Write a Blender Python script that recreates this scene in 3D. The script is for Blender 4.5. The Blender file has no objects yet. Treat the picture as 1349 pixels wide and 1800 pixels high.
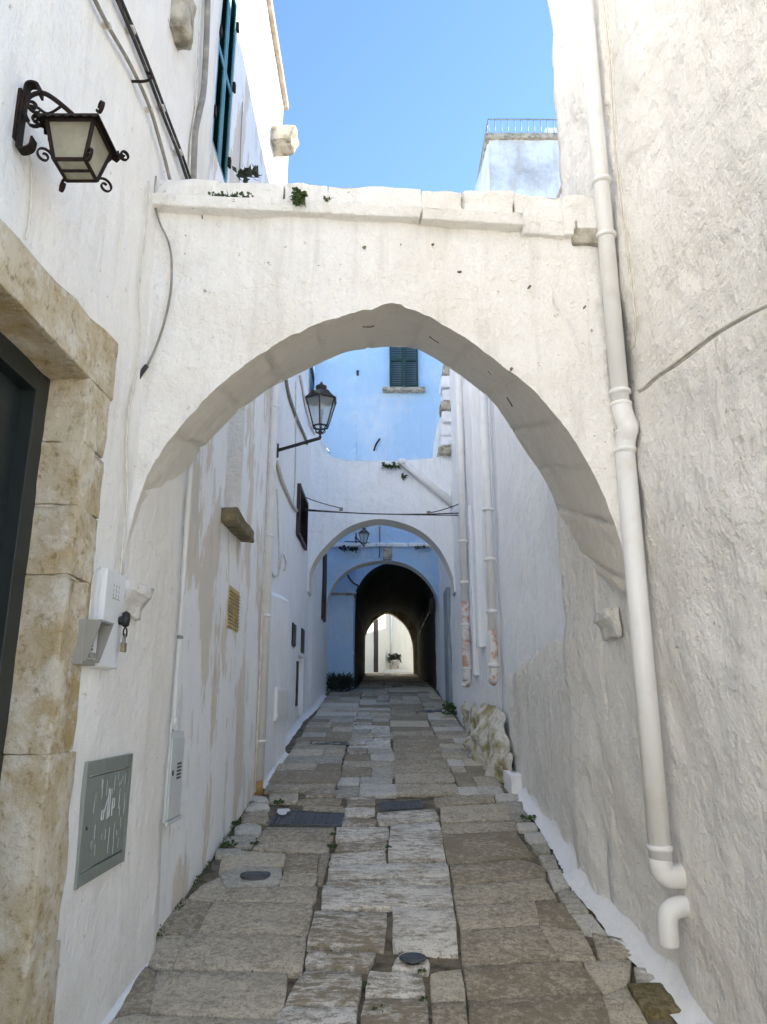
import bpy, bmesh, math, random
from mathutils import Vector, noise

random.seed(7)
R = math.radians
K = 1.13                      # metres per layout unit (eye height 1.55 units = 1.75 m)
H = 1.55
FPX, CU, CV = 1300.0, 674.5, 900.0
PITCH = R(14.7)
SP, CP = math.sin(PITCH), math.cos(PITCH)
scene = bpy.context.scene
col = scene.collection

# ------------------------------------------------------------------ camera
cam = bpy.data.cameras.new('camera')
cam.sensor_fit = 'VERTICAL'
cam.sensor_height = 36.0
cam.lens = 36.0 * FPX / 1800.0
cam.clip_start = 0.02
cam.clip_end = 2000
cam_o = bpy.data.objects.new('camera', cam)
cam_o.location = (0, 0, H * K)
cam_o.rotation_euler = (R(90) + PITCH, 0, 0)
col.objects.link(cam_o)
scene.camera = cam_o

# ------------------------------------------------------------------ sky, sun, exposure
SUN_EL, SUN_AZ = R(31.5), R(68)          # azimuth from +Y towards +X
world = bpy.data.worlds.new('World')
scene.world = world
world.use_nodes = True
wn = world.node_tree
bg = wn.nodes['Background']
sky = wn.nodes.new('ShaderNodeTexSky')
sky.sky_type = 'NISHITA'
sky.sun_disc = False
sky.sun_elevation = SUN_EL
sky.sun_rotation = SUN_AZ
sky.altitude = 200
sky.air_density = 1.0
sky.dust_density = 0.0
sky.ozone_density = 4.5
wn.links.new(sky.outputs[0], bg.inputs[0])
bg.inputs[1].default_value = 0.12
sd = Vector((math.sin(SUN_AZ) * math.cos(SUN_EL), math.cos(SUN_AZ) * math.cos(SUN_EL), math.sin(SUN_EL)))
sl = bpy.data.lights.new('sun', 'SUN')
sl.energy = 5.0
sl.angle = R(0.5)
sl.color = (1.0, 0.91, 0.77)
so = bpy.data.objects.new('sun', sl)
so.rotation_euler = sd.to_track_quat('Z', 'Y').to_euler()
so.location = sd * 60
col.objects.link(so)
scene.view_settings.view_transform = 'Standard'
scene.view_settings.look = 'None'
scene.view_settings.gamma = 1
scene.view_settings.exposure = 1.82
scene.cycles.use_denoising = True
scene.cycles.max_bounces = 12
scene.cycles.diffuse_bounces = 8
scene.cycles.glossy_bounces = 4
scene.cycles.transmission_bounces = 8
scene.cycles.sample_clamp_indirect = 8

# ------------------------------------------------------------------ pixel helpers (layout units, z above street at the camera's foot)
def ray(u, v):
    x, up = (u - CU) / FPX, (CV - v) / FPX
    return Vector((x, CP - up * SP, SP + up * CP))
def PX(u, v, X):
    d = ray(u, v); s = X / d.x
    return Vector((X, d.y * s, H + d.z * s))
def PY(u, v, Y):
    d = ray(u, v); s = Y / d.y
    return Vector((d.x * s, Y, H + d.z * s))
def PLINE(u, v, a, b):
    d = ray(u, v)
    nx, ny = (b[1] - a[1]), -(b[0] - a[0])
    s = (nx * a[0] + ny * a[1]) / (nx * d.x + ny * d.y)
    return Vector((d.x * s, d.y * s, H + d.z * s))
def gz(y):
    if y < 0: return 0.0
    if y < 15.5: return 0.12 * y
    if y < 26: return 1.86 + 0.075 * (y - 15.5)
    return 1.86 + 0.075 * 10.5
def G(u, v):
    d = ray(u, v); s = H / (0.12 * d.y - d.z)
    return Vector((d.x * s, d.y * s, H + d.z * s))
def fbm(p, o=4):
    return noise.fractal(p, 1.0, 2.0, o)

# ------------------------------------------------------------------ materials
def mat(name):
    m = bpy.data.materials.new(name); m.use_nodes = True
    nt = m.node_tree
    return m, nt, nt.nodes['Principled BSDF']
def N(nt, t, **kw):
    n = nt.nodes.new(t)
    for k, v in kw.items():
        if k.startswith('i_'):
            n.inputs[k[2:].replace('_', ' ')].default_value = v
        else:
            setattr(n, k, v)
    return n
def pos(nt, scale=(1, 1, 1), rot=(0, 0, 0)):
    g = N(nt, 'ShaderNodeNewGeometry')
    mp = N(nt, 'ShaderNodeMapping')
    mp.inputs['Scale'].default_value = scale
    mp.inputs['Rotation'].default_value = rot
    nt.links.new(g.outputs['Position'], mp.inputs['Vector'])
    return mp.outputs[0]
def nse(nt, vec, scale, detail=5, rough=0.55, dist=0.0):
    n = N(nt, 'ShaderNodeTexNoise')
    n.inputs['Scale'].default_value = scale
    n.inputs['Detail'].default_value = detail
    n.inputs['Roughness'].default_value = rough
    n.inputs['Distortion'].default_value = dist
    nt.links.new(vec, n.inputs['Vector'])
    return n.outputs['Fac']
def ramp(nt, fac, a, b, lo=0.0, hi=1.0):
    r = N(nt, 'ShaderNodeMapRange')
    r.inputs['From Min'].default_value = a
    r.inputs['From Max'].default_value = b
    r.inputs['To Min'].default_value = lo
    r.inputs['To Max'].default_value = hi
    nt.links.new(fac, r.inputs['Value'])
    return r.outputs[0]
def mixc(nt, fac, a, b):
    m = N(nt, 'ShaderNodeMix', data_type='RGBA')
    if isinstance(fac, float): m.inputs[0].default_value = fac
    else: nt.links.new(fac, m.inputs[0])
    for i, c in ((6, a), (7, b)):
        if isinstance(c, tuple): m.inputs[i].default_value = (*c, 1)
        else: nt.links.new(c, m.inputs[i])
    return m.outputs[2]
def mul(nt, a, b, op='MULTIPLY'):
    m = N(nt, 'ShaderNodeMath', operation=op)
    for i, c in ((0, a), (1, b)):
        if isinstance(c, (int, float)): m.inputs[i].default_value = c
        else: nt.links.new(c, m.inputs[i])
    return m.outputs[0]
def bump(nt, h, strength, dist, prev=None):
    b = N(nt, 'ShaderNodeBump')
    b.inputs['Strength'].default_value = strength
    b.inputs['Distance'].default_value = dist
    nt.links.new(h, b.inputs['Height'])
    if prev is not None: nt.links.new(prev, b.inputs['Normal'])
    return b.outputs[0]

def plaster(name, base=(0.91, 0.885, 0.835), dirt=(0.62, 0.53, 0.39), dirty=0.38, streak=0.25, rough=0.5, lump=1.0, spots=0.6,
            patch=None, patch_c=(0.60, 0.50, 0.37), patch_lo=0.52, patch_z=0.35, brush=0.5):
    m, nt, b = mat(name)
    p = pos(nt)
    c = base
    big = nse(nt, p, 0.9, 8, 0.65)
    c = mixc(nt, ramp(nt, big, 0.48, 0.76, 0, dirty), c, dirt)
    st = nse(nt, pos(nt, (5, 5, 0.45)), 1.6, 8, 0.65)
    c = mixc(nt, ramp(nt, st, 0.53, 0.74, 0, streak), c, (0.50, 0.46, 0.39))
    br = nse(nt, pos(nt, (9, 9, 2.2), (0.6, 0.5, 0)), 2.0, 8, 0.7)
    c = mixc(nt, ramp(nt, br, 0.52, 0.74, 0, 0.18), c, (0.52, 0.51, 0.49))
    if patch:
        pv = pos(nt, (2.6, 2.6, patch_z))
        pt = nse(nt, pv, patch, 8, 0.62)
        c = mixc(nt, ramp(nt, pt, patch_lo, patch_lo + 0.02, 0, 0.62), c, patch_c)
        pt2 = nse(nt, pv, patch * 1.9, 8, 0.65)
        c = mixc(nt, ramp(nt, pt2, patch_lo + 0.05, patch_lo + 0.08, 0, 0.5), c, (0.58, 0.55, 0.49))
    sp = nse(nt, p, 17, 6, 0.7)
    c = mixc(nt, ramp(nt, sp, 0.655, 0.70, 0, spots), c, (0.30, 0.24, 0.16))
    fine = nse(nt, p, 60, 4, 0.7)
    c = mixc(nt, ramp(nt, fine, 0.58, 0.72, 0, 0.25), c, (0.45, 0.41, 0.34))
    nt.links.new(c, b.inputs['Base Color'])
    b.inputs['Roughness'].default_value = 0.9
    b.inputs['Specular IOR Level'].default_value = 0.2
    h1 = nse(nt, p, 3.2, 10, 0.58)
    h2 = nse(nt, p, 17, 8, 0.66)
    h3 = nse(nt, p, 95, 4, 0.7)
    n1 = bump(nt, h1, rough * lump * 0.8, 0.12)
    n2 = bump(nt, h2, rough * 0.55, 0.018, n1)
    n2 = bump(nt, br, brush * rough, 0.02, n2)
    n3 = bump(nt, h3, rough * 0.9, 0.006, n2)
    nt.links.new(n3, b.inputs['Normal'])
    return m
def simple(name, c, rough=0.6, metal=0.0, var=0.25, vs=14, bs=0.2, bd=0.004, c2=None, spec=0.5, thr=(0.4, 0.7), stretch=(1, 1, 1)):
    m, nt, b = mat(name)
    p = pos(nt, stretch)
    n = nse(nt, p, vs, 6, 0.6, 0.2)
    c2 = c2 or tuple(x * 0.55 for x in c)
    nt.links.new(mixc(nt, ramp(nt, n, thr[0], thr[1], 0, var), c, c2), b.inputs['Base Color'])
    b.inputs['Roughness'].default_value = rough
    b.inputs['Metallic'].default_value = metal
    b.inputs['Specular IOR Level'].default_value = spec
    nt.links.new(bump(nt, nse(nt, p, vs * 3, 4, 0.6), bs, bd), b.inputs['Normal'])
    return m
def stone_mat(name, dark, light, lo, hi, furrow=0.0, pit=0.5, rnd=0.25):
    m, nt, b = mat(name)
    oi = N(nt, 'ShaderNodeObjectInfo')
    p = pos(nt)
    off = N(nt, 'ShaderNodeVectorMath', operation='ADD')
    sc = N(nt, 'ShaderNodeVectorMath', operation='SCALE'); sc.inputs['Scale'].default_value = 37.0
    cx = N(nt, 'ShaderNodeCombineXYZ')
    for i in range(3): nt.links.new(oi.outputs['Random'], cx.inputs[i])
    nt.links.new(cx.outputs[0], sc.inputs[0]); nt.links.new(p, off.inputs[0]); nt.links.new(sc.outputs[0], off.inputs[1])
    v = off.outputs[0]
    a = nse(nt, v, 30, 6, 0.7, 0.5)
    big = nse(nt, v, 4.5, 5, 0.6, 0.3)
    h = a
    if furrow:
        mp = N(nt, 'ShaderNodeMapping'); mp.inputs['Scale'].default_value = (9.0, 23, 9)
        nt.links.new(v, mp.inputs['Vector'])
        f = nse(nt, mp.outputs[0], 1.25, 4, 0.6, 0.5)
        h = mul(nt, mul(nt, f, furrow), mul(nt, a, 1 - furrow), 'ADD')
    t = mul(nt, mul(nt, h, 0.72), mul(nt, big, 0.28), 'ADD')
    rr = mul(nt, mul(nt, oi.outputs['Random'], 0.5, 'SUBTRACT'), rnd)
    t = mul(nt, t, rr, 'ADD')
    c = mixc(nt, ramp(nt, t, lo, hi), dark, light)
    fine = nse(nt, v, 95, 4, 0.7)
    c = mixc(nt, ramp(nt, fine, 0.53, 0.66, 0, 0.7), c, tuple(x * 0.45 for x in dark))
    moss = nse(nt, v, 2.2, 4, 0.6)
    c = mixc(nt, ramp(nt, moss, 0.60, 0.78, 0, 0.35), c, (0.17, 0.145, 0.08))
    nt.links.new(c, b.inputs['Base Color'])
    b.inputs['Roughness'].default_value = 0.75
    b.inputs['Specular IOR Level'].default_value = 0.35
    n1 = bump(nt, h, 0.75, 0.03)
    n2 = bump(nt, fine, pit, 0.008, n1)
    nt.links.new(n2, b.inputs['Normal'])
    return m

M = {}
M['plaster'] = plaster('limewash', dirty=0.34, streak=0.28, rough=0.65, spots=0.7, brush=0.8)
M['plaster_rough'] = plaster('limewash_rough', dirty=0.26, streak=0.15, rough=0.72, lump=1.9, spots=0.7)
M['plaster_arch'] = plaster('limewash_arch', dirty=0.42, streak=0.42, rough=0.95, lump=1.2, spots=0.9)
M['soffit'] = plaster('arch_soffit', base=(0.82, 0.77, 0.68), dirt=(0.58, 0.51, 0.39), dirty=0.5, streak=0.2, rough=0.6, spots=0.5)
M['stained'] = plaster('stained_limewash', base=(0.88, 0.89, 0.89), dirty=0.22, streak=0.18, rough=0.35, patch=1.0, patch_lo=0.525, patch_z=0.85)
M['cool'] = plaster('cool_limewash', base=(0.87, 0.89, 0.91), dirt=(0.64, 0.61, 0.56), dirty=0.22, streak=0.3, rough=0.5)
M['blue'] = plaster('shade_blue_limewash', base=(0.43, 0.64, 0.88), dirt=(0.72, 0.80, 0.88), dirty=0.9, streak=0.25, rough=0.6)  # blue of the skylit shade is put into the whitewash colour
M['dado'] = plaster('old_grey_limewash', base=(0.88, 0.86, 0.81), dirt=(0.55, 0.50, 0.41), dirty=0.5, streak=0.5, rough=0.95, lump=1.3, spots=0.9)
M['white'] = plaster('fresh_limewash', base=(0.87, 0.88, 0.89), dirty=0.15, streak=0.1, rough=0.5, spots=0.3)
M['tower'] = plaster('mottled_limewash', base=(0.74, 0.80, 0.88), dirt=(0.30, 0.29, 0.28), dirty=0.95, streak=0.7, rough=1.0, spots=1.0)
M['tunnel_shade'] = simple('shade_dark_stone', (0.10, 0.09, 0.075), 0.95, var=0.5, vs=3, bs=0.7, bd=0.03, spec=0.1)  # the tunnel's darkness is put into the stone colour
M['court'] = plaster('cream_limewash', base=(0.84, 0.80, 0.70), dirty=0.25, streak=0.3, rough=0.5)
def tufa():
    m, nt, b = mat('ochre_tufa')
    p = pos(nt)
    a = nse(nt, p, 3.0, 9, 0.7); f = nse(nt, p, 24, 8, 0.72); d = nse(nt, p, 8, 8, 0.7)
    c = mixc(nt, ramp(nt, a, 0.40, 0.62), (0.66, 0.585, 0.44), (0.46, 0.345, 0.175))
    c = mixc(nt, ramp(nt, d, 0.50, 0.60, 0, 0.75), c, (0.74, 0.69, 0.58))
    c = mixc(nt, ramp(nt, f, 0.55, 0.68, 0, 0.7), c, (0.20, 0.14, 0.07))
    nt.links.new(c, b.inputs['Base Color']); b.inputs['Roughness'].default_value = 0.92; b.inputs['Specular IOR Level'].default_value = 0.15
    n1 = bump(nt, d, 0.7, 0.04); n2 = bump(nt, f, 0.8, 0.012, n1); nt.links.new(n2, b.inputs['Normal'])
    return m
M['tufa'] = tufa()
M['tufa_grey'] = simple('weathered_stone', (0.50, 0.46, 0.38), 0.9, var=0.9, vs=9, bs=0.9, bd=0.02, c2=(0.16, 0.14, 0.10), spec=0.2, thr=(0.42, 0.66))
M['sill'] = simple('mossy_sill_stone', (0.24, 0.205, 0.13), 0.9, var=0.9, vs=8, bs=0.9, bd=0.02, c2=(0.085, 0.07, 0.04), spec=0.2)
M['rock'] = simple('mossy_rock', (0.72, 0.69, 0.61), 0.9, var=0.95, vs=5.0, bs=0.9, bd=0.05, c2=(0.36, 0.31, 0.13), spec=0.2, thr=(0.44, 0.6))
M['door'] = simple('dark_door_paint', (0.012, 0.017, 0.017), 0.45, var=0.6, vs=5, bs=0.15, c2=(0.022, 0.03, 0.028))
M['iron'] = simple('rusty_wrought_iron', (0.012, 0.009, 0.007), 0.75, metal=0.0, spec=0.25, var=0.6, vs=30, bs=0.5, c2=(0.045, 0.018, 0.010))
M['iron2'] = simple('bronze_lantern_paint', (0.035, 0.033, 0.028), 0.5, metal=0.3, var=0.4, vs=25)
M['pvc'] = simple('white_painted_pipe', (0.78, 0.775, 0.755), 0.5, var=0.5, vs=7, bs=0.25, c2=(0.62, 0.58, 0.50), thr=(0.5, 0.75))
M['terracotta'] = simple('flaking_terracotta', (0.72, 0.70, 0.67), 0.8, var=1.0, vs=7, bs=0.5, c2=(0.50, 0.30, 0.21), thr=(0.49, 0.60))
M['ochrepipe'] = simple('ochre_pipe_end', (0.42, 0.26, 0.08), 0.7)
M['cable_dark'] = simple('black_cable', (0.03, 0.027, 0.023), 0.6, var=0.5, vs=20, c2=(0.30, 0.28, 0.24), thr=(0.55, 0.75))
M['cable_grey'] = simple('grey_conduit', (0.21, 0.195, 0.165), 0.7, var=0.6, vs=12, c2=(0.45, 0.42, 0.37))
M['cable_white'] = simple('painted_cable', (0.66, 0.63, 0.56), 0.7, var=0.6, vs=15, c2=(0.42, 0.36, 0.27))
M['galv'] = simple('galvanised_steel', (0.29, 0.325, 0.29), 0.45, metal=0.4, var=0.55, vs=4, bs=0.1, c2=(0.20, 0.205, 0.175), stretch=(4, 4, 0.6))
M['drip'] = simple('dripped_limewash', (0.62, 0.64, 0.62), 0.8, var=0.4)
M['plastic_white'] = simple('white_plastic', (0.74, 0.75, 0.75), 0.45, var=0.35, vs=5, bs=0.05, c2=(0.60, 0.58, 0.52))
M['plastic_grey'] = simple('grey_plastic', (0.30, 0.29, 0.255), 0.5, var=0.3, vs=6, bs=0.05)
M['box_grey'] = simple('pale_grey_box', (0.60, 0.63, 0.63), 0.5, var=0.4, vs=4, bs=0.08, c2=(0.50, 0.50, 0.46))
M['black'] = simple('black_plastic', (0.012, 0.012, 0.012), 0.4, var=0.1)
M['brass'] = simple('dull_brass', (0.27, 0.23, 0.15), 0.45, metal=0.7, var=0.3)
M['vent'] = simple('ochre_vent', (0.52, 0.41, 0.20), 0.7, var=0.4, vs=15)
M['teal'] = simple('teal_shutter_paint', (0.07, 0.22, 0.25), 0.5, var=0.4, vs=9, c2=(0.16, 0.36, 0.42))
M['green'] = simple('dark_green_shutter_paint', (0.008, 0.045, 0.038), 0.5, var=0.4, vs=9)
M['brown'] = simple('dark_brown_shutter_paint', (0.045, 0.028, 0.024), 0.6, var=0.4, vs=9)
M['castiron'] = simple('cast_iron_cover', (0.075, 0.085, 0.09), 0.55, metal=0.4, var=0.6, vs=12, bs=0.5, c2=(0.14, 0.145, 0.14))
M['rail'] = simple('grey_blue_rail_paint', (0.25, 0.31, 0.36), 0.5)
M['roofedge'] = simple('weathered_roof_edge', (0.33, 0.27, 0.21), 0.9, var=0.7, vs=10, c2=(0.52, 0.48, 0.42))
M['bed'] = simple('mortar_and_dirt', (0.24, 0.20, 0.14), 0.95, var=0.9, vs=8, bs=1.0, bd=0.02, c2=(0.075, 0.065, 0.045), spec=0.15, thr=(0.42, 0.65))
M['ground'] = simple('pale_ground', (0.48, 0.45, 0.39), 0.95, var=0.4, vs=2)
M['slab'] = stone_mat('worn_slab', (0.33, 0.275, 0.19), (0.72, 0.645, 0.50), 0.42, 0.62, 0.0, pit=0.8)
M['furrow'] = stone_mat('chiselled_limestone', (0.32, 0.265, 0.18), (0.84, 0.80, 0.71), 0.44, 0.57, 0.6, pit=0.8, rnd=0.12)
M['edge'] = stone_mat('pale_edge_stone', (0.36, 0.33, 0.26), (0.72, 0.69, 0.61), 0.34, 0.60, 0.0)
M['mossy'] = stone_mat('ochre_mossy_stone', (0.16, 0.125, 0.05), (0.36, 0.30, 0.17), 0.40, 0.62, 0.0)
M['leaf'] = simple('green_leaf', (0.045, 0.085, 0.018), 0.6, var=0.6, vs=30, c2=(0.09, 0.12, 0.03))
M['leaf_dark'] = simple('dark_leaf', (0.018, 0.028, 0.014), 0.6, var=0.5, vs=30, c2=(0.05, 0.035, 0.03))
def glass(name, tint, rough, alpha):
    m, nt, b = mat(name)
    n = nse(nt, pos(nt), 22, 6, 0.65, 0.5)
    nt.links.new(mixc(nt, ramp(nt, n, 0.45, 0.6, 0, 0.55), tint, tuple(x * 0.55 for x in tint)), b.inputs['Base Color'])
    b.inputs['Roughness'].default_value = rough
    tr = N(nt, 'ShaderNodeBsdfTranslucent'); tr.inputs[0].default_value = (*tint, 1)
    tp = N(nt, 'ShaderNodeBsdfTransparent')
    ms = N(nt, 'ShaderNodeMixShader'); ms.inputs[0].default_value = 0.55
    nt.links.new(b.outputs[0], ms.inputs[1]); nt.links.new(tr.outputs[0], ms.inputs[2])
    m2 = N(nt, 'ShaderNodeMixShader'); m2.inputs[0].default_value = alpha
    nt.links.new(ms.outputs[0], m2.inputs[1]); nt.links.new(tp.outputs[0], m2.inputs[2])
    nt.links.new(m2.outputs[0], nt.nodes['Material Output'].inputs['Surface'])
    return m
M['glass_dirty'] = glass('dusty_lantern_glass', (0.60, 0.57, 0.44), 0.4, 0.12)
M['glass'] = glass('frosted_lantern_glass', (0.82, 0.86, 0.83), 0.3, 0.55)
M['bulb'] = simple('milky_bulb', (0.75, 0.73, 0.66), 0.3, var=0.1)
M['dark_glass'] = simple('dark_window_glass', (0.01, 0.011, 0.012), 0.15, var=0.2)

# ------------------------------------------------------------------ mesh builder
def wloc(o):
    v = Vector((0, 0, 0))
    while o is not None:
        v += o.location; o = o.parent
    return v
class MB:
    def __init__(s): s.v = []; s.f = []
    def add(s, vs, fs):
        k = len(s.v); s.v += [Vector(p) for p in vs]; s.f += [tuple(i + k for i in f) for f in fs]; return s
    def box(s, a, b):
        x0, y0, z0 = a; x1, y1, z1 = b
        return s.add([(x0, y0, z0), (x1, y0, z0), (x1, y1, z0), (x0, y1, z0), (x0, y0, z1), (x1, y0, z1), (x1, y1, z1), (x0, y1, z1)],
                     [(0, 3, 2, 1), (4, 5, 6, 7), (0, 1, 5, 4), (1, 2, 6, 5), (2, 3, 7, 6), (3, 0, 4, 7)])
    def hexa(s, p):   # 8 points: bottom loop of four, then top loop
        return s.add(p, [(0, 3, 2, 1), (4, 5, 6, 7), (0, 1, 5, 4), (1, 2, 6, 5), (2, 3, 7, 6), (3, 0, 4, 7)])
    def tube(s, path, r, n=8, cap=True):
        path = [Vector(p) for p in path]
        rs = r if isinstance(r, (list, tuple)) else [r] * len(path)
        t0 = (path[1] - path[0]).normalized()
        ref = Vector((0, 0, 1)) if abs(t0.z) < 0.9 else Vector((1, 0, 0))
        nrm = t0.cross(ref).normalized()
        base = len(s.v)
        for i, p in enumerate(path):
            if i == 0: t = path[1] - path[0]
            elif i == len(path) - 1: t = path[-1] - path[-2]
            else: t = (path[i + 1] - p).normalized() + (p - path[i - 1]).normalized()
            t.normalize()
            nrm = (nrm - t * nrm.dot(t)).normalized()
            bn = t.cross(nrm)
            for k in range(n):
                a = 2 * math.pi * k / n
                s.v.append(p + (nrm * math.cos(a) + bn * math.sin(a)) * rs[i])
        for i in range(len(path) - 1):
            for k in range(n):
                a, b2 = base + i * n + k, base + i * n + (k + 1) % n
                s.f.append((a, b2, b2 + n, a + n))
        if cap:
            s.f.append(tuple(base + k for k in reversed(range(n))))
            s.f.append(tuple(base + (len(path) - 1) * n + k for k in range(n)))
        return s
    def lathe(s, c, prof, n=16, ax='z', phase=0.0):
        c = Vector(c); base = len(s.v)
        for r, h in prof:
            for k in range(n):
                a = 2 * math.pi * k / n + phase
                q = (r * math.cos(a), r * math.sin(a), h)
                if ax == 'x': q = (h, q[0], q[1])
                if ax == 'y': q = (q[0], h, q[1])
                s.v.append(c + Vector(q))
        for i in range(len(prof) - 1):
            for k in range(n):
                a, b2 = base + i * n + k, base + i * n + (k + 1) % n
                s.f.append((a, b2, b2 + n, a + n))
        s.f.append(tuple(base + k for k in reversed(range(n))))
        s.f.append(tuple(base + (len(prof) - 1) * n + k for k in range(n)))
        return s
    def strip(s, path, w, t, side):      # flat bar: width w along side vector, thickness t
        side = Vector(side).normalized()
        path = [Vector(p) for p in path]; base = len(s.v)
        for i, p in enumerate(path):
            if i == 0: d = path[1] - path[0]
            elif i == len(path) - 1: d = path[-1] - path[-2]
            else: d = path[i + 1] - path[i - 1]
            nn = d.normalized().cross(side).normalized()
            for a, b2 in ((-1, -1), (1, -1), (1, 1), (-1, 1)):
                s.v.append(p + side * (a * w / 2) + nn * (b2 * t / 2))
        for i in range(len(path) - 1):
            for k in range(4):
                a, b2 = base + i * 4 + k, base + i * 4 + (k + 1) % 4
                s.f.append((a, b2, b2 + 4, a + 4))
        s.f.append((base + 3, base + 2, base + 1, base))
        e = base + (len(path) - 1) * 4
        s.f.append((e, e + 1, e + 2, e + 3))
        return s
    def build(s, name, m, parent=None, smooth=False, bevel=0.0, subdiv=0, rough=0.0, rs=9.0, fix=True):
        me = bpy.data.meshes.new(name)
        o = bpy.data.objects.new(name, me)
        org = wloc(parent)
        if parent is None and s.v:
            mn = Vector((sum(p.x for p in s.v) / len(s.v), sum(p.y for p in s.v) / len(s.v), min(p.z for p in s.v)))
            org = mn * K; o.location = org
        bm = bmesh.new()
        vs = [bm.verts.new(p * K) for p in s.v]
        for f in s.f:
            try: bm.faces.new([vs[i] for i in f])
            except ValueError: pass
        if fix: bmesh.ops.recalc_face_normals(bm, faces=bm.faces)
        if bevel:
            bmesh.ops.bevel(bm, geom=list(bm.edges), offset=bevel * K, segments=2, affect='EDGES', profile=0.6)
        if subdiv:
            bmesh.ops.subdivide_edges(bm, edges=list(bm.edges), cuts=subdiv, use_grid_fill=True)
        if rough:
            bm.normal_update()
            sh = [(v, v.normal.copy()) for v in bm.verts]
            for v, nn in sh:
                v.co += nn * (fbm(v.co * rs) * rough * K)
        for v in bm.verts: v.co -= org
        bm.to_mesh(me); bm.free()
        if smooth:
            for p in me.polygons: p.use_smooth = True
        me.materials.append(M[m] if isinstance(m, str) else m)
        o.parent = parent
        col.objects.link(o)
        return o
def tag(o, label, cat, group=None, kind=None):
    if label: o['label'] = label
    if cat: o['category'] = cat
    if group: o['group'] = group
    if kind: o['kind'] = kind
    return o
def thing(name, loc, label, cat, group=None):
    o = bpy.data.objects.new(name, None)
    o.empty_display_size = 0.1
    o.location = Vector(loc) * K
    col.objects.link(o)
    return tag(o, label, cat, group)
def bez(pts, n=6):      # Catmull-Rom through points
    pts = [Vector(p) for p in pts]; out = []
    for i in range(len(pts) - 1):
        p0 = pts[max(i - 1, 0)]; p1 = pts[i]; p2 = pts[i + 1]; p3 = pts[min(i + 2, len(pts) - 1)]
        for k in range(n):
            t = k / n
            out.append(0.5 * ((2 * p1) + (p2 - p0) * t + (2 * p0 - 5 * p1 + 4 * p2 - p3) * t * t + (3 * p1 - p0 - 3 * p2 + p3) * t ** 3))
    out.append(pts[-1]); return out
def sstep(x): x = max(0, min(1, x)); return x * x * (3 - 2 * x)

def polywall(name, m, parent, path, ztop, side=1, cell=0.08, amp=0.014, sc=1.6, holes=(), zlow=-0.15, rev=0.12, seed=0.0, cellfar=None, ztops=None):
    """vertical wall along a plan path; holes = (segment, t0, t1, z0, z1, depth) with plaster reveals"""
    mb = MB()
    cols = []       # (x, y, normal, seg, t)
    nseg = len(path) - 1
    dirs = [(Vector(path[i + 1]) - Vector(path[i])) for i in range(nseg)]
    lens = [d.length for d in dirs]
    nor = [Vector((d.y, -d.x)).normalized() * side for d in dirs]
    zs = {zlow_v for zlow_v in ()}
    zmin = min(gz(p[1]) for p in path) + zlow
    nz = max(1, int((ztop - zmin) / cell))
    zl = [zmin + (ztop - zmin) * i / nz for i in range(nz + 1)]
    for h in holes:
        for z in (h[3], h[4]):
            zl = [q for q in zl if abs(q - z) > cell * 0.3] + [z]
    zl = sorted(zl)
    for i in range(nseg):
        n = max(1, int(lens[i] / cell))
        tl = [lens[i] * k / n for k in range(n + 1)]
        for h in holes:
            if h[0] == i:
                for t in (h[1], h[2]):
                    tl = [q for q in tl if abs(q - t) > cell * 0.3 or q in (0.0, lens[i])] + [t]
        tl = sorted(set(tl))
        for t in tl:
            if i > 0 and t == 0.0: continue
            p = Vector(path[i]) + dirs[i].normalized() * t
            nn = nor[i]
            if t == tl[0] and i > 0: nn = (nor[i] + nor[i - 1]).normalized()
            if t == tl[-1] and i < nseg - 1: nn = (nor[i] + nor[i + 1]).normalized()
            cols.append((p, nn, i, t))
    W = len(zl)
    for p, nn, i, t in cols:
        for z in zl:
            q = Vector((p.x, p.y, z))
            a = amp
            for h in holes:
                if h[0] == i:
                    d = max(h[1] - t, t - h[2], h[3] - z, z - h[4])
                    a = min(a, amp * sstep(abs(d) / 0.10) if d >= -1e-6 else 0)
            dd = fbm(q * sc + Vector((seed, seed, seed)), 3) * a
            mb.v.append(q + Vector((nn.x, nn.y, 0)) * dd)
    for c in range(len(cols) - 1):
        i = cols[c + 1][2]
        t0 = cols[c][3] if cols[c][2] == i else 0.0
        tm = (t0 + cols[c + 1][3]) / 2
        for r in range(W - 1):
            zm = (zl[r] + zl[r + 1]) / 2
            if any(h[0] == i and h[1] < tm < h[2] and h[3] < zm < h[4] for h in holes): continue
            a = c * W + r
            mb.f.append((a, a + W, a + W + 1, a + 1))
    for h in holes:
        i = h[0]; dn = dirs[i].normalized(); nn = nor[i]; dep = h[5]
        def pt(t, z, d):
            q = Vector(path[i]) + dn * t - nn * d
            return (q.x, q.y, z)
        for (ta, za), (tb, zb) in (((h[1], h[3]), (h[2], h[3])), ((h[2], h[3]), (h[2], h[4])), ((h[2], h[4]), (h[1], h[4])), ((h[1], h[4]), (h[1], h[3]))):
            mb.add([pt(ta, za, 0), pt(tb, zb, 0), pt(tb, zb, dep), pt(ta, za, dep)], [(0, 1, 2, 3)])
    return mb.build(name, m, parent, smooth=False if cell > 0.3 else True, fix=False)

def cable(name, pts, r, m, label, cat='cable', group=None, n=6, smooth=5):
    return tag(MB().tube(bez(pts, smooth), r, n).build(name, m, None, smooth=True), label, cat, group)

# ================================================================== SETTING
# far ground sheet and the little square behind the camera
g = MB()
ys = [-300, -40, -10, -5, -2.5, -1.0, 0.2]
g.add([(-300, -300, -0.02), (300, -300, -0.02), (300, 0.15, -0.02), (-300, 0.15, -0.02), (-300, 300, -0.6), (300, 300, -0.6)], [(0, 1, 2, 3), (3, 2, 5, 4)])
tag(g.build('ground', 'ground', fix=False), None, None, kind='structure')

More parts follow.
